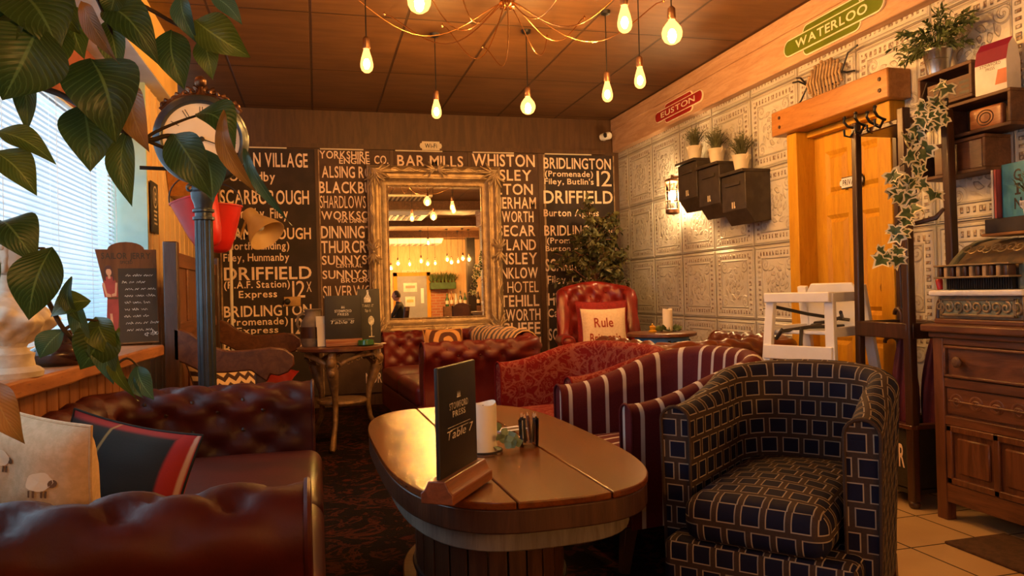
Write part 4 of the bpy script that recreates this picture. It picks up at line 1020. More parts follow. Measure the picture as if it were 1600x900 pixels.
# ================================================================ settle
t=thing('settle','dark high backed wooden settle along the left wall behind the clock','bench',(-.73,4.22,0))
L=1.75
b=MB();b.span((-.04,0,0),(.03,.065,1.36));b.build('post',M_dark_wood,t,bevel=.006);b=MB();b.span((-.04,L-.065,0),(.03,L,1.36));b.build('post',M_dark_wood,t,bevel=.006)
b=MB();b.span((-.02,.065,.10),(.0,L-.065,1.30));b.build('back_panel',M_oak,t)
b=MB()
for z0,z1 in((.44,.50),(.86,.93),(1.23,1.31)):b.span((-.025,.065,z0),(.012,L-.065,z1))
for k in range(1,4):b.span((-.025,.065+k*(L-.13)/4-.03,.5),(.011,.065+k*(L-.13)/4+.03,1.23))
b.build('back_rails',M_oak_y,t,bevel=.004)
b=MB();b.span((-.02,.03,.40),(.50,L-.03,.44));b.build('seat',M_oak_y,t,bevel=.005);b=MB();b.span((.45,.06,.06),(.48,L-.06,.40));b.build('front_board',M_oak_y,t)
for y in(.0,L-.055):
    P=[]
    top=[(.0,.91),(.08,.88),(.16,.815),(.26,.775),(.38,.775),(.48,.785),(.555,.775),(.60,.735),(.605,.685),(.57,.645),(.52,.63),(.48,.64)]
    low=[(.45,.60),(.44,.44),(.44,.0),(.50,.0),(.50,.0)]
    P=top+[(.46,.60),(.38,.665),(.26,.66),(.14,.665),(.05,.72),(.0,.74)]
    mm=Matrix(((1,0,0,0),(0,0,1,y),(0,1,0,0),(0,0,0,1)));b=MB();b.prism(P,0,.055,mm);b.build('arm',M_redwood,t,bevel=.008)
    b=MB();b.span((.40,y+.005,0),(.455,y+.05,.665));b.build('front_leg',M_dark_wood,t,bevel=.004)
c=thing('cushion','patterned zigzag cushion against the settle arm nearest the clock','cushion');place(c,(-.50,4.50,.575),(.85,.5,0),(-.25,.45,.8))
b=MB();fn=pillow(b,.40,.36,.13,seed=11);b.build('cover',M_kilim2,c,smooth=80);b=MB();rim(fn,b);b.build('piping',M_kilim2,c)
c=thing('cushion','fine zigzag woven cushion at the far end of the settle','cushion');place(c,(-.44,5.42,.53),(.98,-.15,0),(.1,.95,.28))
b=MB();fn=pillow(b,.46,.40,.13,seed=12);b.build('cover',M_kilim,c,smooth=80);b=MB();rim(fn,b);b.build('piping',M_kilim,c)
c=thing('cushion','dark red bolster cushion lying between the zigzag cushions on the settle','cushion');place(c,(-.38,5.02,.525),(.98,-.15,0),(.1,.9,.2))
b=MB();fn=pillow(b,.46,.34,.15,seed=13);b.build('cover',M_redleather,c,smooth=80);b=MB();rim(fn,b);b.build('piping',M_redleather,c)
# ================================================================ bust, pot, chalkboard on the sill
ZS=.83
M_stone=surf('pale_stone',(.70,.62,.50),(.50,.42,.32),scale=14,rough=.6,bump=.15,bscale=50)
bp=at(8,592,Z=ZS);bp.y+=.05
t=thing('bust','pale stone bust of a draped woman on the window sill','statue',bp,R(-12));t.scale=(.92,.92,.90)
# local: the face looks along +X
b=MB();b.lathe([(0,0),(.088,0),(.09,.018),(.078,.03),(.066,.036),(.062,.06),(.066,.078),(.05,.086),(.042,.10),(.05,.115),(0,.117)],30,sx=1,sy=1.15);b.build('plinth',M_stone,t,smooth=40)
def bust_skin():
    b=MB();st=[(.105,.03,.05,.0),(.125,.055,.095,.005),(.155,.080,.135,.012),(.19,.088,.155,.016),(.225,.080,.150,.01),(.25,.058,.118,-.002),(.27,.040,.066,-.008),(.29,.036,.042,-.008),(.315,.034,.037,-.004),(.345,.037,.039,.004)]
    def f(u,v):
        k=v*(len(st)-1);i=min(int(k),len(st)-2);q=k-i;a=[st[i][j]*(1-q)+st[i+1][j]*q for j in range(4)];an=2*PI*u
        z=a[0];fold=(.010*abs(math.sin(an*4.5+z*32+1.5*math.sin(an*2)))-.004+.004*math.sin(an*11-z*90))*sm((.262-z)/.03)
        bust_=.030*sum(math.exp(-(((an-c+PI)%(2*PI)-PI)/.33)**2) for c in(.5,-.5+2*PI))*math.exp(-((z-.185)/.028)**2)
        return Vector((a[3]+(a[1]+fold+bust_)*math.cos(an),(a[2]+fold)*math.sin(an),z))
    b.grid(f,96,60);return b
b=bust_skin();b.build('draped_torso',M_stone,t,smooth=80)
# head as one sculpted skin
b=MB();hc_=Vector((.012,0,.405))
def headf(u,v):
    th=2*PI*u;ph=PI*v;x,y,z=math.sin(ph)*math.cos(th),math.sin(ph)*math.sin(th),math.cos(ph)
    p=Vector((x*.060,y*.047,z*.070))
    if x>0:
        fr=x**2
        p.x-=.010*fr*sm((-z+.1)/.8)
        def gs(y0,z0,sy,sz):return math.exp(-((p.y-y0)/sy)**2-((p.z-z0)/sz)**2)
        p.x+=.019*gs(0,-.012,.0075,.011)+.010*gs(0,.006,.0065,.016)+.008*gs(0,-.034,.014,.005)-.0035*gs(0,-.0375,.013,.0022)+.007*gs(0,-.042,.012,.005)+.012*gs(0,-.060,.013,.010)
        for s_ in(-1,1):p.x+=-.009*gs(s_*.018,.010,.009,.007)+.005*gs(s_*.018,.010,.006,.0035)+.006*gs(s_*.02,.024,.012,.005)+.004*gs(s_*.024,-.018,.010,.012)
    p.y*=1-.28*sm((-p.z-.015)/.055)
    return hc_+p*1.2
b.grid(headf,72,64);b.build('head',M_stone,t,smooth=80)
b=MB()
def hairf(u,v):
    th=2*PI*u;ph=PI*v;x,y,z=math.sin(ph)*math.cos(th),math.sin(ph)*math.sin(th),math.cos(ph)
    face=sm((x-.22+.25*max(0,-z))/.18)*sm((.62-z)/.16);low=sm((-z-.55)/.2)
    w=.028*math.sin(th*9+ph*7)+.02*math.sin(ph*15+th*3)
    k=(1.10+w)*(1-face)+.86*face;k=k*(1-low)+.8*low
    return hc_+Vector((x*.072*k-.002,y*.057*k,z*.084*k))
b.grid(hairf,80,56)
for i in range(13):
    a=.75+(2*PI-1.5)*i/12;b.ball(hc_+Vector((.066*math.cos(a)-.002,.056*math.sin(a),.030+.018*math.cos(a))),.013,8)
b.ball(hc_+Vector((-.086,0,.0)),.032,12,sc=(1,1.1,.9));b.build('hair',M_stone,t,smooth=80)
for s_ in(-1,1):
    b=MB();b.ball(hc_+Vector((-.004,s_*.057,-.010)),.014,10,sc=(.7,.4,1.15));b.build('ear',M_stone,t)
M_glaze=surf('dark_glaze',(.02,.008,.006),(.035,.012,.008),rough=.18,bump=.03,coat=.5)
pp=at(92,571,Z=ZS);pp.x=max(pp.x,-1.1)
t=thing('pot','squat dark glazed pot with a lid on the window sill','pot',pp)
b=MB();b.lathe([(0,0),(.06,0),(.085,.018),(.092,.04),(.085,.062),(.055,.078),(.05,.082),(0,.082)],28);b.build('bowl',M_glaze,t,smooth=50)
b=MB();b.lathe([(.045,.082),(.045,.115),(.05,.118),(.05,.126),(.02,.13),(0,.131)],24);b.build('lid',M_glaze,t)
b=MB();b.tube([(.085,.0,.05),(.115,0,.058),(.12,0,.035),(.09,0,.028)],.008,8);b.build('handle',M_glaze,t)
pp=at(52,577,Z=ZS)+Vector((-.10,.16,0))
t=thing('bowl','low dark bowl beside the bust on the window sill','bowl',pp)
b=MB();b.lathe([(0,0),(.05,0),(.075,.03),(.082,.05),(.077,.05),(.068,.03),(0,.012)],28);b.build('body',M_glaze,t,smooth=50)
b=MB();b.lathe([(0,0),(.045,0),(.045,.008),(0,.008)],24,T(0,0,.012));b.build('wax',M_dark_wood,t)
# chalkboard
c0=at(196,541,Z=ZS+.003);c1=at(247,536,Z=ZS+.003)
c1=at(249,535,Z=ZS+.004);c0=c1+Vector((-.275,-.075,0));x=c1-c0;w=x.length;h=.53
t=thing('chalkboard','wooden topped chalkboard headed SAILOR JERRY leaning on the window sill','sign')
t.matrix_world=frame((c0+c1)/2,x,Vector((-.02,.12,1)))
P=[(-w/2+.10,0),(w/2,0),(w/2,h*.93)]+[(w*.30*math.cos(a),h*.93+h*.075*math.sin(a)) for a in [PI*i/10 for i in range(11)]]+[(-w/2,h*.93)]
b=MB();b.prism(P,-.012,0);b.build('board',M_redwood,t,bevel=.002)
b=MB();b.span((-w*.14,.008,0),(w*.485,h*.74,.002));b.build('slate',M_black,t)
b=MB();text(b,'SAILOR JERRY',lambda x,y:Vector((x,y,.001)),-w*.40,w*.40,h*.835,h*.895,'b');tc(b,'SPICED',lambda x,y:Vector((x,y,.001)),0,h*.785,h*.03,'b',.8);b.build('heading',M_black,t,smooth=0)
b=MB();rnd=random.Random(2)
def squig(b,x0,x1,y,amp,z,r=.0011,seed=0,slope=0):
    rr=random.Random(seed);x=x0
    while x<x1-.008:
        L=rr.uniform(.018,.045);n=max(5,int(L/.0022));P=[]
        for i in range(n):
            q=i/(n-1);P.append((x+L*q+amp*.25*math.sin(i*1.9),y+slope*(x+L*q-x0)+amp*(.5+.5*math.sin(i*1.35+seed))*(1.5 if rr.random()<.12 else 1),z))
        b.tube(P,r,4);x+=L+.010
for k in range(9):squig(b,-w*.09+rnd.uniform(0,.02),w*(.30+rnd.uniform(0,.14)),h*(.66-.067*k),.009,.0028,seed=k+3)
squig(b,w*.26,w*.47,h*.065,.018,.0028,.0018,31,.12);b.build('chalk_writing',M_chalk,t,smooth=0)
M_skinp=surf('painted_skin',(.62,.32,.17),rough=.7,bump=0);M_redp=surf('painted_red',(.36,.05,.035),(.2,.03,.02),rough=.7,bump=0);M_darkp=surf('painted_dark',(.07,.025,.02),rough=.7,bump=0)
b=MB();F2=lambda L:[Vector((-w*.30+x*w*.13+.028*(1-y/.8),y*h,.0015+zz)) for x,y,zz in L]
b.add(F2([(-.55,.02,0),(.2,.02,0),(.75,.30,0),(.85,.44,0),(-.5,.44,0),(-.8,.25,0)]),[range(6)]);b.add(F2([(-.8,.46,0),(.85,.46,0),(.95,.58,0),(.5,.66,0),(-.4,.66,0),(-.95,.58,0)]),[range(6)]);b.build('painted_dress',M_redp,t,smooth=0)
b=MB();b.add(F2([(.34*math.cos(a),.705+.035*math.sin(a),.001) for a in [2*PI*i/14 for i in range(14)]]),[range(14)]);b.add(F2([(-.15,.64,.001),(.15,.64,.001),(.15,.68,.001),(-.15,.68,.001)]),[range(4)])
for pts in([(-.95,.60),(-.65,.60),(-.45,.50),(.0,.485),(.0,.46),(-.6,.465)],[(.95,.60),(.68,.60),(.5,.50),(.1,.49),(.1,.465),(.65,.47)],[(-.4,.03),(-.1,.03),(-.05,.3),(-.35,.3)]):b.add(F2([(x,y,.001) for x,y in pts]),[range(len(pts))])
b.build('painted_figure',M_skinp,t,smooth=0)
b=MB();b.add(F2([(.45*math.cos(a),.735+.035*math.sin(a),.0015) for a in [PI*i/10 for i in range(11)]]),[range(11)]);b.add(F2([(-.5,.735,.0015),(-.3,.735,.0015),(-.45,.62,.0015),(-.6,.62,.0015)]),[range(4)]);b.add(F2([(.5,.735,.0015),(.3,.735,.0015),(.45,.62,.0015),(.6,.62,.0015)]),[range(4)]);b.build('painted_hair',M_darkp,t,smooth=0)
# ================================================================ venetian blind
t=thing('venetian_blind','pale closed venetian blind over the daylit window','window blind',(XL-.18,3.0,0))
b=MB();zb,zt=.86,2.06;n=46
for k in range(n):
    z=zb+.02+(zt-zb-.05)*k/(n-1);a=R(58);c,s=.0135*math.cos(a),.0135*math.sin(a)
    V=[];
    for y in(-2.06,2.08):
        for q in(-1,-.5,0,.5,1):V.append((c*q+.0015*(1-q*q),y,z-s*q))
    b.add(V,[(i,i+1,5+i+1,5+i) for i in range(4)])
b.build('slats',M_slat,t,smooth=80)
b=MB();b.span((-.02,-2.07,zt-.02),(.02,2.09,zt+.02));b.build('head_rail',M_frame_white,t);b=MB();b.span((-.013,-2.06,zb-.01),(.013,2.08,zb+.008));b.build('bottom_rail',M_frame_white,t)
b=MB()
for y in(-1.7,-1.0,-.3,.35,1.0,1.55,1.98):
    for x_ in(-.016,.016):b.tube([(x_,y,zb),(x_,y,zt)],.0012,5)
b.build('ladder_cords',M_frame_white,t)
b=MB();b.tube([(.025,2.03,zt-.02),(.027,2.03,1.0)],.0022,6)
for k in range(40):b.ball((.027,2.03,1.0+k*.026),.004,6)
b.build('pull_chain',M_frame_white,t)
# ================================================================ fire buckets, plaque, hexagonal shelf
def bucket(label,loc,tilt,rz):
    t=thing('fire_bucket',label,'bucket',loc,rz,'red fire buckets by the left wall');t.rotation_euler=(0,tilt,rz)
    b=MB();b.lathe([(0,-.30),(.05,-.292),(.075,-.27),(.098,-.20),(.135,0),(.141,.0),(.141,.008),(.131,.008),(.128,-.005),(.09,-.2),(0,-.27)],28);b.build('bucket_body',M_redpaint,t,smooth=50)
    b=MB();b.tube([(.136*math.cos(a),.0,.14*math.sin(a)) for a in [PI*i/16 for i in range(17)]],.004,6);b.build('handle',M_iron,t)
    b=MB();b.tube([(0,0,.14),(0,0,.20),(-.05,0,.22)],.005,6);b.build('hook',M_iron,t)
M_redpaint=surf('red_enamel',(.55,.018,.012),(.42,.012,.008),scale=5,rough=.35,bump=.03,coat=.1)
pb=at(303,312,Y=4.75);bucket('red fire bucket tilted against the wall, left of the clock post',pb,R(-16),0)
pb=at(343,322,Y=5.05);bucket('red fire bucket hanging right of the clock post',pb,R(3),0)
b=MB();b.tube([(XL,4.95,pb.z+.22),(pb.x+.05,5.05,pb.z+.22)],.012,8);tag(b.build('bucket_rail',M_iron),'black iron rail on the wall carrying the fire buckets','rail')
M_pl=surf('plaque_charcoal',(.045,.05,.05),rough=.5,bump=0)
q=at(240,325,X=XL+.01);t=thing('wall_plaque','small dark plaque with a round emblem on the cream boards','sign',q)
M2=Matrix(((0,0,1,0),(1,0,0,0),(0,1,0,0),(0,0,0,1)))
b=MB();b.prism([(-.10,-.165),(.10,-.165),(.10,.165),(-.10,.165)],0,.01,M2);b.build('plate',M_pl,t,bevel=.002)
b=MB();V=[];n=28
for i in range(n):
    a=2*PI*i/n
    for r in(.055,.066):V.append(M2@Vector((r*math.cos(a),.07+r*1.1*math.sin(a),.0115)))
b.add(V,[(2*i,2*i+1,(2*i+3)%(2*n),(2*i+2)%(2*n)) for i in range(n)])
fl=lambda x,y:M2@Vector((x,y,.0115));
for pts in([(-.02,.03),(.0,.03),(.0,.11),(-.02,.10)],[(.0,.05),(.03,.05),(.03,.065),(.0,.065)],[(.0,.085),(.025,.085),(.025,.1),(.0,.1)]):b.add([fl(*p) for p in pts],[range(4)])
for k in range(4):b.add([fl(-.05+.008*(k%2),-.03-.026*k),fl(.05-.01*(k%3),-.03-.026*k),fl(.05-.01*(k%3),-.018-.026*k),fl(-.05+.008*(k%2),-.018-.026*k)],[range(4)])
b.build('emblem',M_cream,t,smooth=0)
q=at(272,262,X=XL+.02)
t=thing('hexagon_shelf','hexagonal wooden wall shelf partly hidden behind the clock','shelf',(XL+.075,q.y,q.z))
b=MB();H1=[(.26*math.cos(PI/3*i),.26*math.sin(PI/3*i)) for i in range(6)];H2=[(.235*math.cos(PI/3*i),.235*math.sin(PI/3*i)) for i in range(6)]
V=[M2@Vector((x,y,z)) for P_ in(H1,H2) for z in(-.07,.07) for x,y in P_];F=[]
for i in range(6):
    j=(i+1)%6;F+=[(i,j,6+j,6+i),(12+i,18+i,18+j,12+j),(6+i,6+j,18+j,18+i),(i,12+i,12+j,j)]
b.add(V,F);b.build('hexagon_frame',M_pine_y,t,smooth=0);b=MB();b.prism(H2,-.072,-.062,M2);b.build('back_board',M_board,t)
# dark wall bracket up near the bulkhead
q=at(255,182,X=XL+.01);t=thing('wall_bracket','dark curved iron bracket on the wall left of the clock','bracket',q)
b=MB();b.span((0,-.012,-.16),(.012,.012,.20));b.tube([(.01,0,.19),(.07,0,.16),(.09,0,.08),(.05,0,.03),(.02,0,.05)],.010,8);b.build('iron_strap',M_iron,t)
# ================================================================ reading lamp
ly=6.55;p=at(364,545,Y=ly);zt=at(365,365,Y=ly).z
t=thing('floor_lamp','tall floor lamp with an ochre bell shade in front of the bus blind','lamp',(p.x,ly,0))
b=MB();b.lathe([(0,0),(.13,0),(.13,.02),(.02,.035)],24);b.build('base',M_brass,t)
b=MB();pth=[(0,0,.03),(0,0,zt-.08)]+[(.045-.045*math.cos(a),0,zt-.08+.07*math.sin(a)) for a in [PI*i/10*.75 for i in range(1,11)]];b.tube(pth,.0125,10);b.build('stem',M_cream,t)
sh=at(404,352,Y=ly)-Vector((p.x,ly,0))
Ms=Matrix.Translation(sh)@Matrix.Rotation(R(32),4,'Z')@Matrix.Rotation(R(-34),4,'Y')
M_shade=surf('ochre_shade',(.60,.40,.16),(.54,.34,.12),rough=.45,bump=.02)
Ms=Matrix.Translation(sh)@Matrix.Rotation(R(-30),4,'X')@Matrix.Rotation(R(-34),4,'Y')
b=MB();b.lathe([(0,.16),(.055,.158),(.062,.14),(.064,.08),(.075,.05),(.10,.0),(.14,-.075),(.158,-.13),(.154,-.13),(.135,-.075),(.09,.0),(.0,.06)],36,Ms);b.build('shade',M_shade,t,smooth=50)
b=MB();b.ball(Ms@Vector((0,0,-.02)),.035,12);b.build('bulb',M_white,t)
b=MB();b.tube([pth[-1],Ms@Vector((-.05,0,.10)),Ms@Vector((-.03,0,.12))],.012,8);b.build('shade_joint',M_brass,t)
# small brass wall plate with knob
q=at(457,471,Y=YB-.022);t=thing('brass_plate','small pale brass plate with a dark knob on the VILLAGE blind','fitting',q)
b=MB();b.span((-.075,-.012,-.045),(.075,0,.045));b.build('plate',M_brass,t,bevel=.003);b=MB();b.ball((-.045,-.03,.0),.03,12);b.build('knob',M_black,t)
# ================================================================ pub table 8
tx,ty,tz=.155,5.45,.70
t=thing('pub_table','round pub table with ornate cast iron legs left of the mirror','table',(tx,ty,0))
b=MB();b.lathe([(0,tz-.028),(.285,tz-.028),(.30,tz-.022),(.30,tz-.006),(.29,tz),(0,tz)],48);b.build('tabletop',M_redwood,t,smooth=40)
M_castiron=surf('gilded_cast_iron',(.30,.17,.07),(.16,.09,.04),scale=20,rough=.45,metal=.3,bump=.4,bscale=60)
for k in range(3):
    a=R(-105)+k*2*PI/3;c,s=math.cos(a),math.sin(a);b=MB()
    pf=[(.24,tz-.04),(.262,tz-.09),(.258,tz-.16),(.225,tz-.24),(.20,tz-.32),(.19,tz-.42),(.205,tz-.52),(.245,.12),(.29,.03),(.31,.012)]
    b.tube([(r*c,r*s,z) for r,z in pf],[.026,.036,.042,.034,.022,.019,.018,.018,.024,.014],8)
    for z,r,rr in((tz-.10,.285,.032),(tz-.17,.28,.026),(tz-.05,.25,.03)):b.ball((r*c,r*s,z),rr,10,sc=(1,1,1.2))
    for sg in(-1,1):scroll(b,(c*.262-s*sg*.03,s*.262+c*sg*.03,tz-.12),.03,1.2,sg,0,.009)
    b.build('leg',M_castiron,t,smooth=60)
for k in range(3):
    a=R(-105)+k*2*PI/3;a2=a+2*PI/3;b=MB();P=[]
    for i in range(15):
        q=i/14;g_=a+(a2-a)*q;z=tz-.055-.09*(abs(2*q-1)**2.2);P.append((.235*math.cos(g_),.235*math.sin(g_),z))
    b.tube(P,.018,6)
    for i in(3,5,9,11):scroll(b,(P[i][0],P[i][1],P[i][2]-.02),.022,1.1,1,0,.006)
    b.build('pierced_frieze',M_castiron,t,smooth=60)
b=MB();b.lathe([(0,.30),(.17,.30),(.175,.31),(.17,.325),(0,.33)],30);b.build('lower_shelf',M_castiron,t,smooth=40)
m0=at(509,545,Z=tz+.003);m1=at(562,543,Z=tz+.003)
menu('black menu board chalked Table 8 in a wooden foot on the pub table',(m0.x,5.36,tz+.003),(m0.x+.25,5.38,tz+.003),.335,[('STOWFORD',0,.70,.055,'b',.46,0),('PRESS',0,.635,.05,'b',.30,0),('Table 8',-.05,.465,.07,'r',.66,.2)],baseh=.05,based=.08,ext=.0)
# drinks board behind
t=thing('chalkboard','black board with bottle and wine glass drawings on the pub table','sign');t.matrix_world=frame(Vector((.37,5.56,tz+.002)),(1,.05,0),(0,.12,1))
b=MB();b.rbox((0,.20,0),(.16,.40,.012),.003,2);b.build('board',M_black,t)
b=MB();z=.0072;pl=lambda L:b.add([(x,y,z) for x,y in L],[range(len(L))])
pl([(-.035,.30),(.015,.30),(.015,.33),(.0,.36),(.0,.39),(-.014,.39),(-.014,.36),(-.035,.33)])
pl([(.012+.022*math.cos(a),.165+.035*math.sin(a)) for a in [2*PI*i/14 for i in range(14)]]);pl([(.009,.05),(.015,.05),(.015,.14),(.009,.14)]);pl([(-.008,.045),(.032,.045),(.032,.051),(-.008,.051)])
for k,s in enumerate(('TAKE IT','Sip it')):tc(b,s,lambda x,y:Vector((x,y,z)),-.01,.265-.035*k,.02,'t',.8,shear=.2)
b.build('chalk_drawing',M_chalk,t,smooth=0)
M_stoneware=surf('grey_stoneware',(.24,.18,.12),(.15,.11,.07),scale=12,rough=.7,bump=.3)
t=thing('stone_jar','rough grey stoneware jar on the pub table left of the menu board','jar',(-.03,5.52,tz))
b=MB();b.lathe([(0,0),(.075,0),(.088,.03),(.09,.12),(.083,.17),(.062,.205),(.055,.215),(.055,.25),(.066,.262),(.055,.266),(.044,.25),(.044,.2),(0,.05)],28);b.build('jar_body',M_stoneware,t,smooth=50)
b=MB();b.tube([(-.055,.0,.24),(-.10,0,.22),(-.11,0,.16),(-.085,0,.11)],.010,8);b.build('handle',M_stoneware,t)
b=MB();b.lathe([(.0905,.06),(.0905,.14)],28);b.F=b.F[:-2];b.MI=b.MI[:-2];o=b.build('label_band',M_dark_wood,t)
t=thing('card','small cream card leaning on the stoneware jar on the pub table','card');t.matrix_world=frame(Vector((.03,5.40,tz+.17)),(1,.1,0),(0,.15,1))
b=MB();b.span((-.035,-.167,-.001),(.035,-.03,.001));b.span((-.04,-.03,-.001),(.04,.045,.001));b.build('sheet',M_cream,t)
t=thing('ashtray','low green glass ashtray on the pub table beside the menu board','ashtray',(.325,5.335,tz))
M_green=surf('green_glaze',(.03,.16,.03),(.02,.1,.02),rough=.15,bump=0,coat=.5)
b=MB();b.lathe([(0,0),(.05,0),(.06,.01),(.055,.04),(.048,.042),(.044,.02),(0,.015)],24);b.build('dish',M_green,t,smooth=50);b=MB();b.lathe([(0,.0),(.03,.0),(.03,.012),(0,.012)],16,T(0,0,.02));b.build('candle_stub',M_wax,t)
t=thing('spoon','small pale spoon resting at the right edge of the pub table','spoon',(.42,5.36,tz+.003),R(20))
b=MB();b.ball((.03,0,.006),.018,10,sc=(1.4,1,.35));b.build('bowl',M_cream,t);b=MB();b.tube([(.01,0,.006),(-.05,0,.008)],.003,6);b.build('handle',M_cream,t)
# ================================================================ blue side table
q=at(1030,517,Z=.73);t=thing('side_table','round side table with a blue painted drum base by the tin wall','table',(2.42,5.0,0))
M_blue=surf('blue_paint',(.10,.30,.58),(.07,.22,.46),scale=8,rough=.5,bump=.05)
b=MB();b.lathe([(0,.70),(.235,.70),(.25,.706),(.25,.724),(.24,.73),(0,.73)],48);b.build('tabletop',M_oak_y,t,smooth=40)
b=MB();b.lathe([(.195,.10),(.195,.70)],40);b.lathe([(0,.06),(.205,.06),(.205,.10),(0,.1)],40);b.build('drum',M_blue,t,smooth=40)
b=MB()
for a0 in(-2.6,-1.5,-.4):
    for k in range(5):
        P=[]
        for i in range(9):
            q=i/8;g_=a0+.25*math.sin(k*1.3)+.28*(q-.5)*math.cos(k*2.1);P.append((.198*math.cos(g_),.198*math.sin(g_),.66-.10*(k%3)/2-.06*q+.03*math.sin(PI*q*(1+k%2))))
        b.tube(P,[.003+.006*math.sin(PI*i/8) for i in range(9)],6)
    P=[(.197*math.cos(a0-.55+.4*math.cos(a)*.75),.197*math.sin(a0-.55+.4*math.cos(a)*.75),.58+.06*math.sin(a)) for a in [PI*i/12 for i in range(13)]];b.tube(P,.006,6)
b.build('painted_flourish',M_black,t)
for k in range(4):
    b=MB();a=PI/4+k*PI/2;b.lathe([(0,0),(.02,0),(.03,.03),(.02,.06)],12,T(.16*math.cos(a),.16*math.sin(a),0));b.build('foot',M_foot,t)
cq=at(1048,515,Z=.73)
cq=Vector((2.47,5.0,.73))
t=thing('pillar_candle','cream pillar candle on the blue side table','candle',cq)
b=MB();hc=.165;rc=.036;b.grid(cf,n,14);b.prism([(rc*math.cos(2*PI*i/n),rc*math.sin(2*PI*i/n)) for i in range(n)],0,.002);b.build('wax',M_wax,t,smooth=60);b=MB();b.tube([(0,0,hc-.024),(0.001,0,hc-.008)],.0016,6);b.build('wick',M_black,t)
t=thing('eucalyptus_ring','leafy greenery ring around the candle on the blue side table','greenery',cq)
b=MB();b.tube([(.06*math.cos(a),.06*math.sin(a),.006) for a in [2*PI*i/24 for i in range(24)]],.003,6,closed=True);b.build('stem',M_stem,t)
rnd=random.Random(9);b=MB()
for i in range(70):
    a=rnd.uniform(0,2*PI);r=.06;o=Vector((r*math.cos(a),r*math.sin(a),.010));d=Vector((math.cos(a)*rnd.uniform(.3,1.6),math.sin(a)*rnd.uniform(.3,1.6),rnd.uniform(.1,1.0))).normalized();ln=rnd.uniform(.03,.055);leafmesh(b,o+d*.005,o+d*ln,ln*.6,(rnd.uniform(-.5,.5),-1,.7),.08,.05,4)
o=b.build('foliage',M_frond,t,smooth=80);o['kind']='stuff'
t=thing('wooden_ornament','small orange wooden ornament beside the candle on the side table','ornament',(2.34,4.98,.731));b=MB();b.lathe([(0,0),(.028,0),(.03,.01),(.018,.02),(.024,.04),(.012,.05),(0,.052)],16);b.build('turned_body',M_pine,t)
b=MB();b.ball((0,0,.057),.008,8);b.build('knob',M_brass,t)
# ================================================================ corner tree
t=thing('artificial_tree','leafy artificial tree in the corner behind the red wing armchair','tree',(2.62,6.82,0))
b=MB();b.lathe([(0,0),(.13,0),(.16,.03),(.18,.28),(.17,.30),(.15,.27),(0,.26)],28);b.build('pot',M_dark_wood,t,smooth=50)
M_trunk=surf('reddish_trunk',(.20,.075,.035),(.12,.045,.02),scale=12,rough=.7)
b=MB();b.tube([(0,0,.26),(.03,0,.6),(-.02,.01,1.0),(.02,0,1.4),(-.01,0,1.75)],[.028,.025,.022,.017,.008],10);b.build('trunk',M_trunk,t,smooth=80)
rnd=random.Random(21);br=MB();lf=MB()
for k in range(64):
    z0=rnd.uniform(.85,1.75);a=rnd.uniform(0,2*PI);L=rnd.uniform(.2,.46)*(1-.55*max(0,(z0-1.15)/.75));z1=z0+rnd.uniform(.02,.26)
    e=Vector((L*math.cos(a),L*math.sin(a)*.8,z1));e.y=min(e.y,.30);e.x=min(e.x,.40);s0=Vector((0,0,z0));mid=(s0+e)/2+Vector((0,0,.05));br.tube([s0,mid,e],[.006,.005,.003],5)
    for j in range(26):
        q=rnd.uniform(.25,1.05);p=s0*(1-q)**2+mid*2*q*(1-q)+e*q*q;d=Vector((rnd.gauss(0,1),rnd.gauss(0,1),rnd.gauss(-.5,.7))).normalized();ln=rnd.uniform(.05,.085);w0=Vector((rnd.gauss(0,.02),rnd.gauss(0,.02),rnd.gauss(0,.02)))
        if (p+w0+d*ln).y>.44 or (p+w0+d*ln).x>.44:continue
        leafmesh(lf,p+w0,p+w0+d*ln,ln*.5,(rnd.gauss(0,1),rnd.gauss(0,1),1),.1,.1,3)
br.build('branches',M_trunk,t);o=lf.build('foliage',M_treeleaf,t,smooth=0);o['kind']='stuff'
# ================================================================ spiky plants
def tuft(b,n,spread,h,rnd,w=.006,droop=.5,base=(0,0,0)):
    for i in range(n):
        a=rnd.uniform(0,2*PI);k=rnd.random()**.6;L=h*rnd.uniform(.65,1.1);P=[]
        d=Vector((math.cos(a)*spread*k,math.sin(a)*spread*k,0));o=Vector(base)+Vector((math.cos(a),math.sin(a),0))*.02*rnd.random();sd=Vector((-math.sin(a),math.cos(a),0))
        V=[]
        for j in range(5):
            q=j/4;p=o+d*(q**1.3)+Vector((0,0,L*(q-droop*k*q*q)));ww=w*(1-.85*q)
            V+=[p-sd*ww,p+sd*ww]
        b.add(V,[(2*j,2*j+1,2*j+3,2*j+2) for j in range(4)])
        for j in range(2,5):
            for s_ in(-1,1):
                p=(V[2*j-2]+V[2*j-1])/2;e=p+sd*s_*.02+Vector((0,0,.018))+d*.08;b.add([p,p+Vector((0,0,.006)),e],[(0,1,2)])
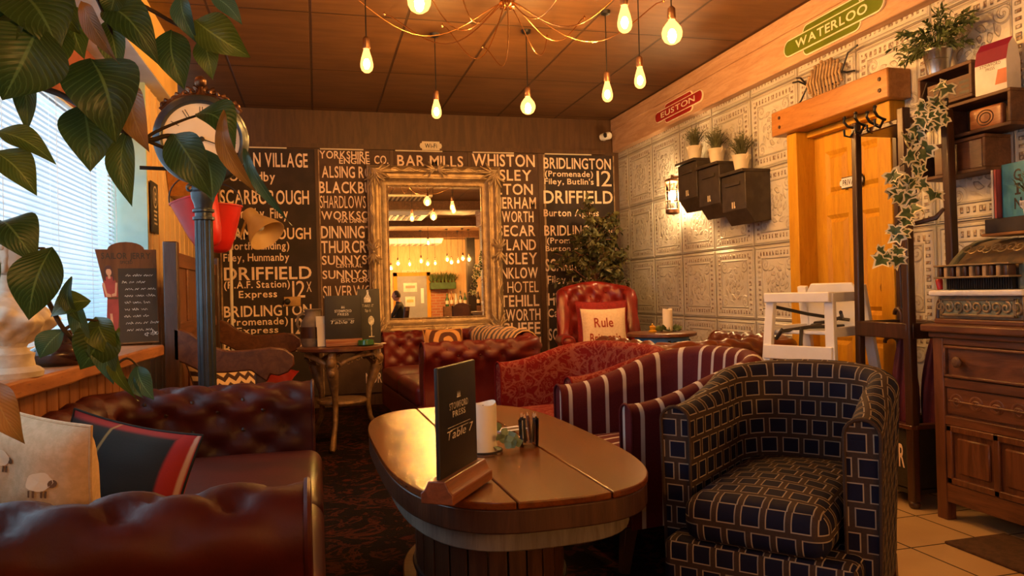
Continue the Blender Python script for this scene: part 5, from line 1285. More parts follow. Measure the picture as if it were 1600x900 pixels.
# letter boxes with pots
M_tinbox=surf('blackened_tin',(.055,.042,.032),(.035,.026,.02),scale=12,rough=.5,metal=.2,bump=.1)
W_=.255
for i,(y0,y1,z0,z1,lab,pl) in enumerate(((5.62,5.29,1.66,2.06,'far left','leftmost'),(5.28,4.95,1.57,1.975,'middle','middle'),(4.94,4.61,1.49,1.865,'near right','rightmost'))):
    yc_=(y0+y1)/2;w=y0-y1-.02;h=z1-z0
    t=thing('letter_box','black tin letter box under the %s of the three white pots'%pl,'letter box',(XW,yc_,z0),0,'row of letter boxes')
    b=MB();P=[(0,.02),(-.13,.0),(-.19,.09),(-.20,.10),(-.20,h-.02),(0,h)]
    b.prism([(x,z) for x,z in P],-w/2,w/2,Matrix(((1,0,0,0),(0,0,1,0),(0,1,0,0),(0,0,0,1))));b.build('box_body',M_tinbox,t,bevel=.004)
    b=MB();b.span((-.225,-w/2-.004,h-.018),(0,w/2+.004,h+.004));b.build('lid',M_tinbox,t,bevel=.003)
    b=MB();b.span((-.212,-w*.3,h-.10),(-.199,w*.3,h-.075));b.build('flap',M_tinbox,t,bevel=.002)
    b=MB();b.add([MX@Vector((x,y+.0,0))+Vector((-.2018,0,h*.36)) for x,y in((-.022,-.02),(-.008,-.02),(-.008,.025),(-.022,.025))],[(0,1,2,3)]);b.add([MX@Vector((x,y,0))+Vector((-.2018,0,h*.36)) for x,y in((.004,-.02),(.024,-.02),(.024,-.006),(.016,-.006),(.016,.025),(.004,.025))],[tuple(range(6))]);b.build('painted_mark',M_cream,t,smooth=0)
    px_=-.11;t2=thing('flower_pot','%s small white metal pot with grassy plant on the letter boxes'%pl,'plant',(XW+px_,yc_+.03,z1+.004),0,'white pots on the letter boxes')
    b=MB();b.lathe([(0,0),(.042,0),(.047,.02),(.062,.115),(.066,.118),(.066,.124),(.058,.124),(.05,.10),(0,.095)],24);b.build('pot',M_cream,t2,smooth=50)
    b=MB()
    for s_ in(-1,1):b.tube([(0,s_*.064,.09),(0,s_*.085,.11),(0,s_*.088,.13),(0,s_*.066,.12)],.004,6)
    b.build('handles',M_cream,t2)
    b=MB();tuft(b,95,.12,.25,random.Random(30+i),.005,.45,(0,0,.09));o=b.build('grassy_foliage',M_frond2,t2,smooth=0);o['kind']='stuff'
# ================================================================ wooden fish/insect ornament above the door
t=thing('wall_ornament','spiky driftwood and wire creature ornament on the tin wall over the door lintel','ornament',(XW-.03,3.97,2.315))
M_bone=surf('pale_driftwood',(.50,.34,.17),(.30,.19,.09),scale=20,rough=.6)
b=MB();rnd=random.Random(5)
for k in range(11):
    y=(k-5)*.030;hh=.10*(1-(abs(k-5)/6.0)**2)+.02;e1,e2=-hh*rnd.uniform(.75,1),hh*rnd.uniform(.8,1.05);b.tube([(0,-y,e1),(-.02,-y,0),(0,-y,e2)],[.008,.009,.008],7);b.ball((-.004,-y,e1),.012,8);b.ball((-.004,-y,e2),.012,8)
b.build('slatted_body',M_bone,t,smooth=60)
b=MB();b.tube([(-.004,-.16,0),(-.004,.16,0)],.008,6);b.tube([(-.004,-.10,-.05),(-.004,.10,-.05)],.006,6);b.build('core',M_iron,t)
b=MB()
for y0,y1,z1 in((-.16,-.30,.11),(-.16,-.27,-.03),(.16,.27,.08),(.16,.31,.06),(.16,.27,-.10)):b.tube([(-.01,y0,0),(-.02,(y0+y1)/2,z1*.8),(-.01,y1,z1)],.006,6)
b.build('wire_feelers',M_iron,t)
# ================================================================ high chair
t=thing('high_chair','white wooden high chair with black straps in front of the golden door','high chair',(2.66,3.53,0),R(-68))
# local: front is -Y, seat height .80
Hh=1.0;hw=.17
for sx in(-1,1):
    b=MB();b.bar((sx*(hw+.05),-.27,0),(sx*hw,-.20,Hh),.032,.05,(1,0,0));b.build('leg',M_white,t,bevel=.004)
    b=MB();b.bar((sx*(hw+.05),.31,0),(sx*hw,.10,Hh+.04),.032,.052,(1,0,0));b.build('leg',M_white,t,bevel=.004)
    b=MB();b.bar((sx*hw,-.215,Hh-.02),(sx*hw,.13,Hh-.02),.034,.05);b.build('arm_rail',M_white,t,bevel=.004)
    b=MB();b.bar((sx*(hw+.012),-.215,.80),(sx*(hw+.012),.17,.80),.032,.05);b.build('seat_rail',M_white,t,bevel=.004)
    b=MB();b.bar((sx*(hw+.04),-.25,.22),(sx*(hw+.04),.25,.22),.03,.045);b.build('low_rail',M_white,t,bevel=.004)
b=MB();b.span((-hw-.02,-.245,Hh-.045),(hw+.02,-.185,Hh+.008));b.build('front_tray_rail',M_white,t,bevel=.006)
b=MB();b.span((-hw-.005,-.19,.785),(hw+.005,.15,.805));b.build('seat',M_white,t,bevel=.005)
b=MB();b.bar((-hw-.03,-.238,.69),(hw+.03,-.238,.69),.075,.02,(0,1,0));b.build('foot_rest',M_white,t,bevel=.004)
b=MB();mm=Matrix.Translation((0,.135,.86))@Matrix.Rotation(R(90+8),4,'X')
b.prism([(-hw,-.05),(hw,-.05),(hw,.115),(hw-.05,.195),(-hw+.05,.195),(-hw,.115)],-.01,.01,mm);b.build('backrest',M_white,t,bevel=.005)
b=MB();ribbon=lambda P:b.tube(P,[.010]*len(P),6)
ribbon([(-hw,-.17,.93),(-.08,.0,.885),(.02,.09,.86),(.1,.11,.85)]);ribbon([(hw,-.10,.90),(.12,.0,.87),(0,.06,.84),(-.1,.10,.83)]);ribbon([(-.12,-.18,.81),(-.14,-.21,.76),(-.10,-.22,.80),(0,-.12,.82),(.1,.05,.82)]);ribbon([(0,-.19,.82),(.01,-.215,.76),(.0,-.21,.66)])
b.ball((0,-.05,.825),.028,8,sc=(1.4,1,.5));b.build('straps',M_black,t)
# ================================================================ coat stand
xa,xb_,ya,yb=2.655,2.92,2.895,3.235
t=thing('coat_stand','tall dark wooden coat and umbrella stand beside the oak cabinet','coat stand',((xa+xb_)/2,(ya+yb)/2,0))
ox,oy=(xa+xb_)/2,(ya+yb)/2;dx,dy=(xb_-xa)/2,(yb-ya)/2
for sx in(-1,1):
    for sy in(-1,1):
        b=MB();w=.042 if sy<0 else .036;b.bar((sx*dx,sy*dy,.03),(sx*dx*.93,sy*dy*.93,1.86),w,w,(0,1,0));b.lathe([(0,0),(.02,0),(.028,.02),(.02,.035)],10,T(sx*dx,sy*dy,0));b.build('post',M_dark_wood,t,bevel=.006)
for z,h in((.82,.075),):
    for s_ in(-1,1):
        b=MB();b.span((s_*dx-.018,-dy,z-h/2),(s_*dx+.018,dy,z+h/2));b.build('rail',M_dark_wood,t,bevel=.005);b=MB();b.span((-dx,s_*dy-.018,z-h/2),(dx,s_*dy+.018,z+h/2));b.build('rail',M_dark_wood,t,bevel=.005)
b=MB();b.span((-dx*.93,-dy*.93,1.79),(dx*.93,dy*.93,1.82));b.build('top_shelf',M_dark_wood,t,bevel=.006)
M_box=wood('green_black_box',(.035,.026,.012),(.02,.015,.008),1,rough=.55)
b=MB()
b.span((-dx+.0,-dy,.08),(-dx+.02,dy,.37));b.span((dx-.02,-dy,.08),(dx,dy,.37));b.span((-dx,-dy,.08),(dx,-dy+.02,.37));b.span((-dx,dy-.02,.08),(dx,dy,.37));b.span((-dx,-dy,.06),(dx,dy,.085));b.build('umbrella_box',M_box,t)
b=MB();
for s_ in(-1,1):b.span((s_*dx-.024,-dy-.02,.365),(s_*dx+.024,dy+.02,.385));b.span((-dx,s_*dy-.024,.365),(dx,s_*dy+.024,.385))
b.build('box_rim',M_redwood,t,bevel=.003)
b=MB();fl=lambda x,y:Vector((-dx-.0012,-x,y));text(b,'PORTER',fl,-dy*.86+.02,dy*.86-.03,.175,.285,'b');b.build('lettering',M_letter,t,smooth=0)
hk=0
for (x,y,a) in((-dx,-.05,PI),(-dx,.09,PI),(-dx*.3,-dy,-PI/2),(dx*.5,-dy,-PI/2),(-dx,dy*.9,PI*.75),(-dx*.6,dy*.4,PI)):
    b=MB();c,s=math.cos(a),math.sin(a);f=lambda r,z:(x*.95+c*r,y*.95+s*r,z)
    b.tube([f(0,1.83),f(.02,1.835),f(.045,1.845),f(.062,1.87),f(.058,1.888)],.007,7);b.tube([f(.01,1.83),f(.035,1.79),f(.06,1.80),f(.062,1.83)],.006,7);b.ball(f(.058,1.89),.010,8);b.build('coat_hook',M_iron,t)
for z,y,a in((1.32,-dy,-.6),):
    b=MB();b.tube([(-dx*.6,-dy*.96,z),(-dx*.2,-dy-.06,z+.02),(.0,-dy-.08,z+.06)],[.010,.012,.008],7);b.build('peg',M_dark_wood,t)
# umbrellas
M_burg=surf('burgundy_cloth',(.13,.012,.022),(.08,.008,.014),scale=6,rough=.7);M_paleblue=surf('pale_blue_cloth',(.40,.55,.62),(.55,.6,.62),scale=10,rough=.7)
def umbrella(label,loc,h,mat,tilt,rz,point_up=True):
    t=thing('umbrella',label,'umbrella',loc,rz,'umbrellas in the coat stand');t.rotation_euler=(tilt[0],tilt[1],rz)
    b=MB()
    def f(u,v):
        a=2*PI*u;r=(.014+.045*math.sin(PI*min(1,v*.93+.07))**.8*(1-.25*v))*(1+.22*math.sin(6*a+v*3))
        return Vector((r*math.cos(a+v*1.2),r*math.sin(a+v*1.2),.14+(h-.22)*v))
    b.grid(f,48,18);b.build('folded_canopy',mat,t,smooth=70)
    b=MB();b.tube([(0,0,0),(0,0,h)],.006,8);b.build('shaft',M_iron,t)
    b=MB();b.tube([(0,0,h-.05),(0,0,h+.03)]+[(.03-.03*math.cos(a),0,h+.03+.03*math.sin(a)) for a in [PI*i/8 for i in range(1,9)]],.010,8);b.build('crook_handle',M_dark_wood,t)
umbrella('burgundy folded umbrella in the coat stand',(2.84,2.98,.10),.80,M_burg,(R(2),R(3)),.4)
umbrella('second burgundy umbrella leaning at the wall side of the coat stand',(2.78,3.06,.10),.76,M_burg,(R(-3),R(-3)),1.4)
umbrella('pale blue folded umbrella in the coat stand behind the burgundy one',(2.84,3.13,.10),.62,M_paleblue,(R(-4),R(2)),2.2)
# ivy
t=thing('ivy_garland','variegated trailing ivy garland hanging down the coat stand','plant',(2.66,2.93,1.86))
rnd=random.Random(12)
O=Vector((2.66,2.93,1.86))
paths=[[(1470,140),(1452,185),(1440,230),(1418,255),(1405,290),(1415,325),(1398,355),(1402,385),(1390,400),(1388,405)],[(1448,130),(1435,170),(1428,200),(1440,240),(1402,262),(1398,300)],[(1462,165),(1445,210),(1425,232),(1432,300),(1425,320),(1415,340)]]
def ivyleaf(b,c,dirv,nrm,s):
    up_=Vector(dirv).normalized();n=Vector(nrm);n=(n-up_*n.dot(up_)).normalized();sd=up_.cross(n)
    pts=[(0,-.18),(.22,-.34),(.52,-.30),(.40,-.02),(.62,.22),(.26,.28),(0,.78),(-.26,.28),(-.62,.22),(-.40,-.02),(-.52,-.30),(-.22,-.34)]
    inner=[(x*.52,y*.52+.02) for x,y in pts];fold=lambda x,y:n*(.18*abs(x)-.12*y*y)
    V=[c+(sd*x+up_*y+fold(x,y))*s for x,y in inner+pts];m_=len(pts);cen=c+up_*(.02*s)
    V=[cen]+V;U=[(0,0)]+[(.5,0)]*m_+[(1,0)]*m_
    F=[(0,1+i,1+(i+1)%m_) for i in range(m_)]+[(1+i,1+m_+i,1+m_+(i+1)%m_,1+(i+1)%m_) for i in range(m_)]
    b.add(V,F,uv=U)
cnt=0
for pi,pth in enumerate(paths):
    Q=[at(x,y,t=3.28+.03*pi+.02*math.sin(i*2)) for i,(x,y) in enumerate(pth)]
    b=MB();b.tube([q-O for q in Q],.003,6);b.build('vine',M_stem,t)
    for i in range(len(Q)-1):
        for j in range(4 if pi==0 else 3):
            q=Q[i].lerp(Q[i+1],rnd.random());d=Vector((rnd.gauss(0,.7),rnd.gauss(0,.5),rnd.gauss(-.5,.6))).normalized()
            c=q-O+Vector((rnd.gauss(0,.028),rnd.gauss(0,.02)-.015,rnd.gauss(0,.02)));b=MB();ivyleaf(b,c,d,(-.45+rnd.gauss(0,.4),-1,rnd.gauss(.2,.4)),rnd.uniform(.055,.085));b.build('leaf',M_ivy,t,smooth=0);cnt+=1
# ================================================================ oak cabinet
X0=2.65;Y0,Y1=1.58,2.76;ZT2=.86
t=thing('oak_cabinet','carved dark oak cabinet with drawer and panelled doors by the tin wall','cabinet',(X0,(Y0+Y1)/2,0))
oc=(Y0+Y1)/2;L=Y1-Y0;hl_=L/2
b=MB();b.span((.02,-hl_+.01,.14),(XW-X0,hl_-.01,ZT2-.03));b.build('carcass',M_oak,t)
b=MB();b.span((-.035,-hl_-.03,ZT2-.035),(XW-X0,hl_+.035,ZT2));b.build('top',M_oak_y,t,bevel=.008)
b=MB();b.span((-.012,-hl_,ZT2-.06),(XW-X0,hl_+.012,ZT2-.035));b.build('cornice',M_oak_y,t,bevel=.006)
for sy in(-1,1):
    b=MB();b.span((-.0,sy*hl_-.055 if sy>0 else -hl_,0),(.05,hl_ if sy>0 else -hl_+.055,ZT2-.06));b.build('corner_stile',M_oak,t,bevel=.004)
b=MB();b.span((.002,-.03,.14),(.03,.03,ZT2-.06))
for z0,z1 in((.08,.165),(.42,.46),(.585,.625),(.77,ZT2-.06)):b.span((.004,-hl_,z0),(.03,hl_,z1))
b.build('front_rails',M_oak_y,t,bevel=.004)
for k in range(2):
    ya_,yb_=(.035,hl_-.06) if k else (-hl_+.06,-.035)
    b=MB();V=[];b.span((.010,ya_,.63),(.03,yb_,.768));d=b.build('drawer',M_oak_y,t,bevel=.005)
    b=MB()
    for (a,c,e,f) in((ya_,yb_,.63,.642),(ya_,yb_,.756,.768)):b.span((-.006,a,e),(.012,c,f))
    for y in(ya_,yb_-.012):b.span((-.006,y,.63),(.012,y+.012,.768))
    b.build('drawer_moulding',M_oak_y,d,bevel=.004)
    for q in(.16,.84):
        b=MB();y=ya_+(yb_-ya_)*q;b.lathe([(0,0),(.008,0),(.008,.012),(.022,.018),(.024,.026),(.016,.034),(0,.036)],18,T(.010,y,.70,0,0,-PI/2));b.build('drawer_knob',M_crate,d)
    b=MB();b.span((.012,ya_,.47),(.03,yb_,.58));p=b.build('carved_panel',M_oak_y,t)
    b=MB();n=5
    for i in range(n):
        y=ya_+(yb_-ya_)*(i+.5)/n
        for sg in(-1,1):scroll(b,(0,0,0),.034,1.3,sg,PI/2,.008);bb=b
        # turn the last two scrolls to face the room
        m_=26*6*2
        for v in b.V[-m_:]:
            v.x,v.y,v.z=.014+v.y*.45,y+v.x*(1),.525+v.z*.9
    b.tube([(.012,ya_+.01,.525),(.010,(ya_+yb_)/2,.525),(.012,yb_-.01,.525)],.005,6);b.build('carving',M_oak,p)
    b=MB();b.span((.014,ya_,.165),(.03,yb_,.42));d=b.build('door',M_oak,t)
    b=MB()
    for y in(ya_,(ya_+yb_)/2-.014,yb_-.028):b.span((.0,y,.165),(.016,y+.028,.42))
    for z in(.165,.392):b.span((.0,ya_,z),(.016,yb_,z+.028))
    b.build('door_frame',M_oak,d,bevel=.004)
    b=MB();m2=(ya_+yb_)/2
    for a,c in((ya_+.05,m2-.035),(m2+.035,yb_-.05)):b.span((.004,a,.215),(.016,c,.37))
    b.build('raised_panel',M_oak,d,bevel=.009,bseg=1)
# side panel facing the coat stand
b=MB();b.span((.06,hl_-.012,.2),(XW-X0-.05,hl_-.002,.74));b.build('side_panel',M_oak,t,bevel=.004)
t=thing('doormat','dark brown doormat on the tiles in front of the oak cabinet','mat',(2.52,2.42,0))
M_mat=surf('coir_mat',(.10,.045,.02),(.06,.028,.012),scale=40,rough=.95,bump=.5,bscale=200)
b=MB();b.rbox((0.03,-.25,.006),(.30,.60,.012),.005,4);b.build('pile',M_mat,t,smooth=60)
# ---------------- cash register
rx=2.695;ry0,ry1=2.35,2.765;zr=ZT2
t=thing('cash_register','antique brass cash register with marble shelf on the oak cabinet','cash register',(rx,(ry0+ry1)/2,zr))
hw=(ry1-ry0)/2;M_regbr=surf('aged_brass',(.34,.24,.13),(.2,.17,.12),scale=18,rough=.4,metal=.55,bump=.3,bscale=50);M_verd=surf('verdigris_brass',(.30,.30,.20),(.17,.2,.15),scale=25,rough=.45,metal=.4,bump=.3)
b=MB();b.span((-.015,-hw-.015,0),(.38,hw+.015,.022));b.build('plinth',M_oak_y,t,bevel=.005)
b=MB();b.span((0,-hw,.022),(.36,hw,.122));b.build('drawer_case',M_regbr,t,bevel=.004)
b=MB();b.span((-.008,-hw+.02,.034),(.004,hw-.02,.112));d=b.build('drawer_front',M_verd,t,bevel=.003)
b=MB();
for (a,c,e,f) in((-hw+.02,hw-.02,.034,.044),(-hw+.02,hw-.02,.102,.112)):b.span((-.014,a,e),(-.006,c,f))
for y in(-hw+.02,hw-.032):b.span((-.014,y,.034),(-.006,y+.012,.112))
b.build('drawer_moulding',M_regbr,d,bevel=.002)
b=MB()
for i in range(9):
    y=(i-4)*.047;n0=len(b.V);scroll(b,(0,0,0),.024,1.4,1 if i%2 else -1,PI/2*(1 if i%2 else -1),.006)
    for v in b.V[n0:]:v.x,v.y,v.z=-.010+v.y*.5,y+v.x,.073+v.z
b.build('drawer_scrollwork',M_regbr,d)
b=MB();b.rbox((.14,0,.135),(.35,2*hw+.05,.026),.009,4);b.build('marble_shelf',surf('white_marble',(.86,.85,.83),(.74,.73,.72),scale=9,rough=.25,bump=0,dist=2),t)
b=MB();P=[(.03,.148),(.36,.148),(.36,.365),(.27,.368),(.20,.355),(.14,.325),(.09,.285),(.06,.25),(.03,.235)]
b.prism(P,-hw+.035,hw-.035,Matrix(((1,0,0,0),(0,0,1,0),(0,1,0,0),(0,0,0,1))));b.build('body',M_regbr,t,bevel=.006)
for s_ in(-1,1):
    b=MB();P2=[(.02,.148),(.37,.148),(.37,.372),(.27,.376),(.195,.363),(.13,.332),(.08,.292),(.048,.258),(.02,.25)];yy=s_*(hw-.02);b.prism(P2,yy-.014,yy+.014,Matrix(((1,0,0,0),(0,0,1,0),(0,1,0,0),(0,0,0,1))));b.build('side_cheek',M_verd,t,bevel=.004)
b=MB()
for i in range(28):
    y=-hw+.05+i*(2*hw-.1)/27;b.span((.0,y-.004,.152),(.034,y+.004,.198))
b.build('key_stems',M_iron,t)
for i in range(11):
    y=-hw+.045+i*(2*hw-.09)/10;b=MB();b.rbox((-.012,y,.225),(.05,.020,.05),.006,2);b.build('key',M_bone if i%2 else M_dark_wood,t)
b=MB()
for z in(.202,.254):b.span((-.045,-hw+.02,z-.004),(.03,hw-.02,z+.004))
b.build('key_rail',M_regbr,t,bevel=.002)
b=MB()
for i in range(8):
    y=-hw+.08+i*(2*hw-.16)/7
    n0=len(b.V);scroll(b,(0,0,0),.026,1.3,1 if i%2 else -1,0,.005)
    for v in b.V[n0:]:
        v.x,v.y,v.z=.095+v.z*.62+v.y*.4-.012,y+v.x,.318+v.z*.75+.006
b.build('cast_relief',M_regbr,t)
b=MB();b.tube([(.03,hw+.02,.15),(.03,hw+.025,.19),(.035,hw+.02,.215)],[.012,.016,.004],10);b.build('red_handle',M_redpaint,t,smooth=60)['label']='red handle'
# tray on top with pale edge, book, pot
rz_=zr+.378
t=thing('display_stand','dark display stand with pale wooden edge on top of the cash register','stand',(2.90,2.54,rz_))
b=MB();b.span((-.06,-.20,0),(.10,.13,.012));b.build('base_lip',M_pine_y,t,bevel=.002)
b=MB();b.span((-.05,-.19,.012),(.09,.12,.075));b.build('box_body',M_tinbox,t,bevel=.003)
zb_=rz_+.076
def book(label,y,w,h,d,mat,cover=None,rz=0):
    t=thing('book',label,'book',(2.885,y,zb_),rz,'books on the cash register')
    b=MB();b.span((-d/2,-w/2+.004,.004),(d/2-.006,w/2-.004,h-.004));b.build('pages',M_cream,t)
    b=MB();b.span((-d/2-.002,-w/2,0),(d/2,-w/2+.004,h));b.span((-d/2-.002,w/2-.004,0),(d/2,w/2,h));b.span((-d/2-.004,-w/2,0),(-d/2+.003,w/2,h));b.build('cover',mat,t,bevel=.001);return t
M_teal=surf('teal_cover',(.06,.30,.40),(.08,.36,.46),scale=10,rough=.5,bump=0)
# the GIN book faces the room (cover toward -X)
t=thing('book','teal hardback book lettered GIN standing on the display stand','book',(2.865,2.50,zb_),R(-6))
b=MB();b.span((0,-.085,.004),(.024,.085,.222));b.build('pages',M_cream,t)
b=MB();b.span((-.003,-.09,0),(.001,.09,.228));b.span((.023,-.09,0),(.027,.09,.228));b.span((-.003,.083,0),(.027,.09,.228));b.build('cover',M_teal,t,bevel=.001)
b=MB();fl=lambda x,y:Vector((-.0042,-x,y))
for k,ch in enumerate('GIN'):
    hw_=.006 if ch=='I' else .019
    text(b,ch,fl,-.005-hw_,-.005+hw_,.150-.060*k,.198-.060*k,'b')
    if ch=='I':
        for z_ in(.090,.131):b.add([fl(-.020,z_),fl(.010,z_),fl(.010,z_+.008),fl(-.020,z_+.008)],[(0,1,2,3)])
b.build('lettering',M_black,t,smooth=0)
for i,(cc) in enumerate(((.55,.1,.08),(.8,.75,.65))):
    t=thing('booklet','thin %s booklet beside the teal GIN book'%('red' if i==0 else 'cream'),'book',(2.85,2.60+.014*i,zb_),0)
    b=MB();b.span((0,-.004,.003),(.10,.004,.205));b.build('pages',M_cream,t);b=MB();b.span((-.002,-.005,0),(.10,-.004,.21));b.span((-.002,.004,0),(.10,.005,.21));b.span((-.003,-.005,0),(0,.005,.21));b.build('cover',surf('booklet_%d'%i,cc,rough=.5,bump=0),t)
t=thing('flower_pot','white metal pot with a plant at the right edge by the GIN book','plant',(2.79,2.345,zr+.377))
b=MB();b.lathe([(0,0),(.042,0),(.047,.02),(.062,.115),(.066,.118),(.066,.124),(.058,.124),(.05,.10),(0,.095)],24,T(0,0,.0));b.build('pot',M_white,t,smooth=50)
b=MB();b.tube([(0,.064,.09),(0,.085,.11),(0,.088,.13),(0,.066,.12)],.004,6);b.build('handle',M_white,t)
b=MB();tuft(b,80,.10,.22,random.Random(77),.005,.45,(0,0,.09));o=b.build('grassy_foliage',M_frond2,t,smooth=0);o['kind']='stuff'
# ================================================================ wall crates
def crate(label,y0,y1,z0,z1,x0,extra):
    t=thing('wall_crate',label,'crate',(XW,(y0+y1)/2,z0),0,'small wooden crates on the tin wall');w=y1-y0;h=z1-z0;d=XW-x0
    b=MB();e=.016
    b.span((-d,-w/2,0),(0,w/2,e));b.span((-d,-w/2,h-e),(0,w/2,h));b.span((-d,-w/2,e),(0,-w/2+e,h-e));b.span((-d,w/2-e,e),(0,w/2,h-e));b.span((-.012,-w/2+e,e),(0,w/2-e,h-e))
    b.build('box',M_crate,t,bevel=.003);extra(t,w,h,d);return t
def ex1(t,w,h,d):
    b=MB();b.span((-d+.012,-w/2+.016,.016),(-d+.024,w/2-.05,h*.66));b.build('lettered_board',M_crate,t)
    b=MB();fl=lambda x,y:Vector((-d+.0105,-x,y))
    for k in range(3):
        x=-w*.22+k*.075;y0,y1=h*.16,h*.52;q=.012
        rects=[(x,x+.055,y1-q,y1),(x,x+q,y0,y1),(x+.055-q,x+.055,y0,y1-(.03 if k==0 else 0))] if k<2 else [(x,x+.055,y1-q,y1),(x,x+.055,y0,y0+q),(x+.01,x+.055,(y0+y1)/2-q/2,(y0+y1)/2+q/2)]
        for a,c,e,f in rects:b.add([fl(a,e),fl(c,e),fl(c,f),fl(a,f)],[(0,1,2,3)])
    b.build('burnt_mark',M_black,t,smooth=0)
def ex2(t,w,h,d):
    b=MB();b.rbox((-d+.03,-w*.12,h*.38),(.03,w*.46,h*.62),.012,4);b.build('carved_block',M_sill,t)
    b=MB();fl=lambda x,y:Vector((-d+.0145,-x,y))
    for r in(.022,.034):b.tube([(-d+.015,w*-.12+r*1.25*math.cos(a),h*.38+r*math.sin(a)) for a in [2*PI*i/20 for i in range(20)]],.003,5,closed=True)
    b.build('carved_rings',M_crate,t)
def ex3(t,w,h,d):
    b=MB();b.span((-d+.002,-w/2+.018,.016),(-d+.012,w/2-.1,h-.018));b.build('front_slat',M_redwood,t,bevel=.002)
c1=at(1437,148,X=2.96);c2=at(1525,90,X=2.96)
crate('topmost wooden wall crate holding the lettered board, under the metal bucket plant',2.80,3.12,1.90,2.07,2.95,ex1)
crate('middle wooden wall crate with the carved block and card packet on top',2.60,2.98,1.725,1.888,2.945,ex2)
crate('lowest wooden wall crate, behind the coat stand post',2.74,3.13,1.55,1.715,2.95,ex3)
t=thing('bucket_plant','bushy green plant in a shiny metal bucket on the topmost wall crate','plant',(3.01,3.05,2.071))
M_galv=surf('galvanised_steel',(.72,.74,.76),(.55,.58,.6),scale=10,rough=.25,metal=.95,bump=.02)
b=MB();b.lathe([(0,0),(.048,0),(.05,.006),(.066,.112),(.07,.115),(.07,.122),(.062,.122),(.054,.10),(0,.10)],28);b.tube([(.058*math.cos(a),.058*math.sin(a),.07) for a in [2*PI*i/28 for i in range(28)]],.003,5,closed=True);b.build('bucket',M_galv,t,smooth=50)
b=MB();rnd=random.Random(40)
for k in range(30):
    a=rnd.uniform(0,2*PI);L=rnd.uniform(.12,.30);e=Vector((L*math.cos(a)*.35-.03,L*math.sin(a),.12+rnd.uniform(-.05,.16)))
    if e.x>.07:e.x=.07
    s0=Vector((0,0,.10));mid=(s0+e)/2+Vector((0,0,.07));b.tube([s0,mid,e],.0018,4)
    for j in range(20):
        q=rnd.uniform(.3,1.0);p=s0*(1-q)**2+mid*2*q*(1-q)+e*q*q;d=((e-mid).normalized()+Vector((rnd.gauss(0,.6),rnd.gauss(0,.6),rnd.gauss(0,.6)))).normalized();ln=rnd.uniform(.03,.055);w0=p+d*ln
        if w0.x>.085:continue
        leafmesh(b,p,w0,ln*.28,(rnd.gauss(0,1),rnd.gauss(0,1),1),.1,.1,3)
o=b.build('foliage',M_frond,t,smooth=0);o['kind']='stuff'
# packet on the middle crate
t=thing('card_packet','maroon and white card packet standing on the middle wall crate','packet',(3.00,2.71,1.889),R(6))
M_maroon=surf('maroon_card',(.26,.012,.05),(.22,.01,.042),rough=.45,bump=0);M_packwhite=surf('white_card',(.82,.78,.72),rough=.5,bump=0);M_orange=surf('orange_card',(.62,.16,.05),rough=.5,bump=0)
b=MB();mm=Matrix(((1,0,0,0),(0,0,1,0),(0,1,0,0),(0,0,0,1)));P=[(-.045,0),(.045,0),(.045,.13),(.03,.20),(.0,.235),(-.03,.20),(-.045,.13)];b.prism(P,-.075,.075,mm);b.build('carton',M_packwhite,t,smooth=0,bevel=.001)
b=MB();b.add([(-.0455,-.075,.135),(-.0455,.075,.135),(-.0305,.076,.2),(-.0015,.076,.237),(-.0015,-.076,.237),(-.0305,-.076,.2)],[(0,1,2,5),(5,2,3,4)]);b.build('maroon_panel',M_maroon,t,smooth=0)
b=MB();b.add([(-.0457,-.075,.03),(-.0457,-.02,.03),(-.0457,-.035,.095),(-.0457,-.075,.095)],[(0,1,2,3)]);b.build('orange_panel',M_orange,t,smooth=0)
b=MB();fl=lambda x,y:Vector((-.0462,-x,y));tc(b,'STOWFORD',fl,.0,.118,.014,'b',.85);tc(b,'PRESS',fl,.0,.101,.013,'b',.85);b.build('lettering',M_dark_wood,t,smooth=0)
# ================================================================ leafy tree at the window, near the camera
O=Vector((-1.02,1.12,.83))
t=thing('weeping_fig','large leaved weeping fig reaching across the window in the foreground','plant',O)
b=MB();b.lathe([(0,0),(.11,0),(.12,.02),(.15,.22),(.155,.24),(.14,.24),(.135,.2),(0,.2)],32);b.build('pot',M_stone,t,smooth=50)
b=MB();b.tube([(0,0,.2),(.03,.02,.5),(.02,.01,.8),(.08,.02,1.1),(.10,.0,1.35)],[.02,.018,.016,.013,.008],10);b.build('trunk',M_stem,t,smooth=80)
def L(x,y,tt):return at(x,y,t=tt)-O
def stem(pts,r=.004,n='branch'):
    b=MB();P=[L(*p) if len(p)==3 and p[0]>-900 else Vector(p[1:]) for p in pts]
    Q=[];
    for i in range(len(P)-1):
        p0=P[max(0,i-1)];p1=P[i];p2=P[i+1];p3=P[min(len(P)-1,i+2)]
        for k in range(5):
            q=k/5;Q.append(.5*((2*p1)+(p2-p0)*q+(2*p0-5*p1+4*p2-p3)*q*q+(3*p1-p0-3*p2+p3)*q**3))
    Q.append(P[-1]);b.tube(Q,[r*(1-.5*i/len(Q)) for i in range(len(Q))],7);b.build('branch',M_stem,t,smooth=80)
A=(-999,.10,.0,1.3);B_=(-999,.06,.02,1.0);C_=(-999,.03,.02,.6)
stem([A,(-60,60,1.15),(40,125,1.12),(100,150,1.12),(165,190,1.1),(225,218,1.1),(262,212,1.12),(300,215,1.14)],.006)
stem([(225,218,1.1),(245,205,1.12),(285,188,1.14),(310,180,1.15)],.003);stem([(225,218,1.1),(280,240,1.12),(330,250,1.14),(372,240,1.16)],.003)
stem([A,(-60,-40,1.1),(60,-30,1.1),(140,-25,1.12),(215,5,1.14),(270,35,1.16),(300,50,1.16)],.005);stem([(140,-25,1.12),(155,5,1.1),(170,40,1.1),(180,60,1.1)],.003)
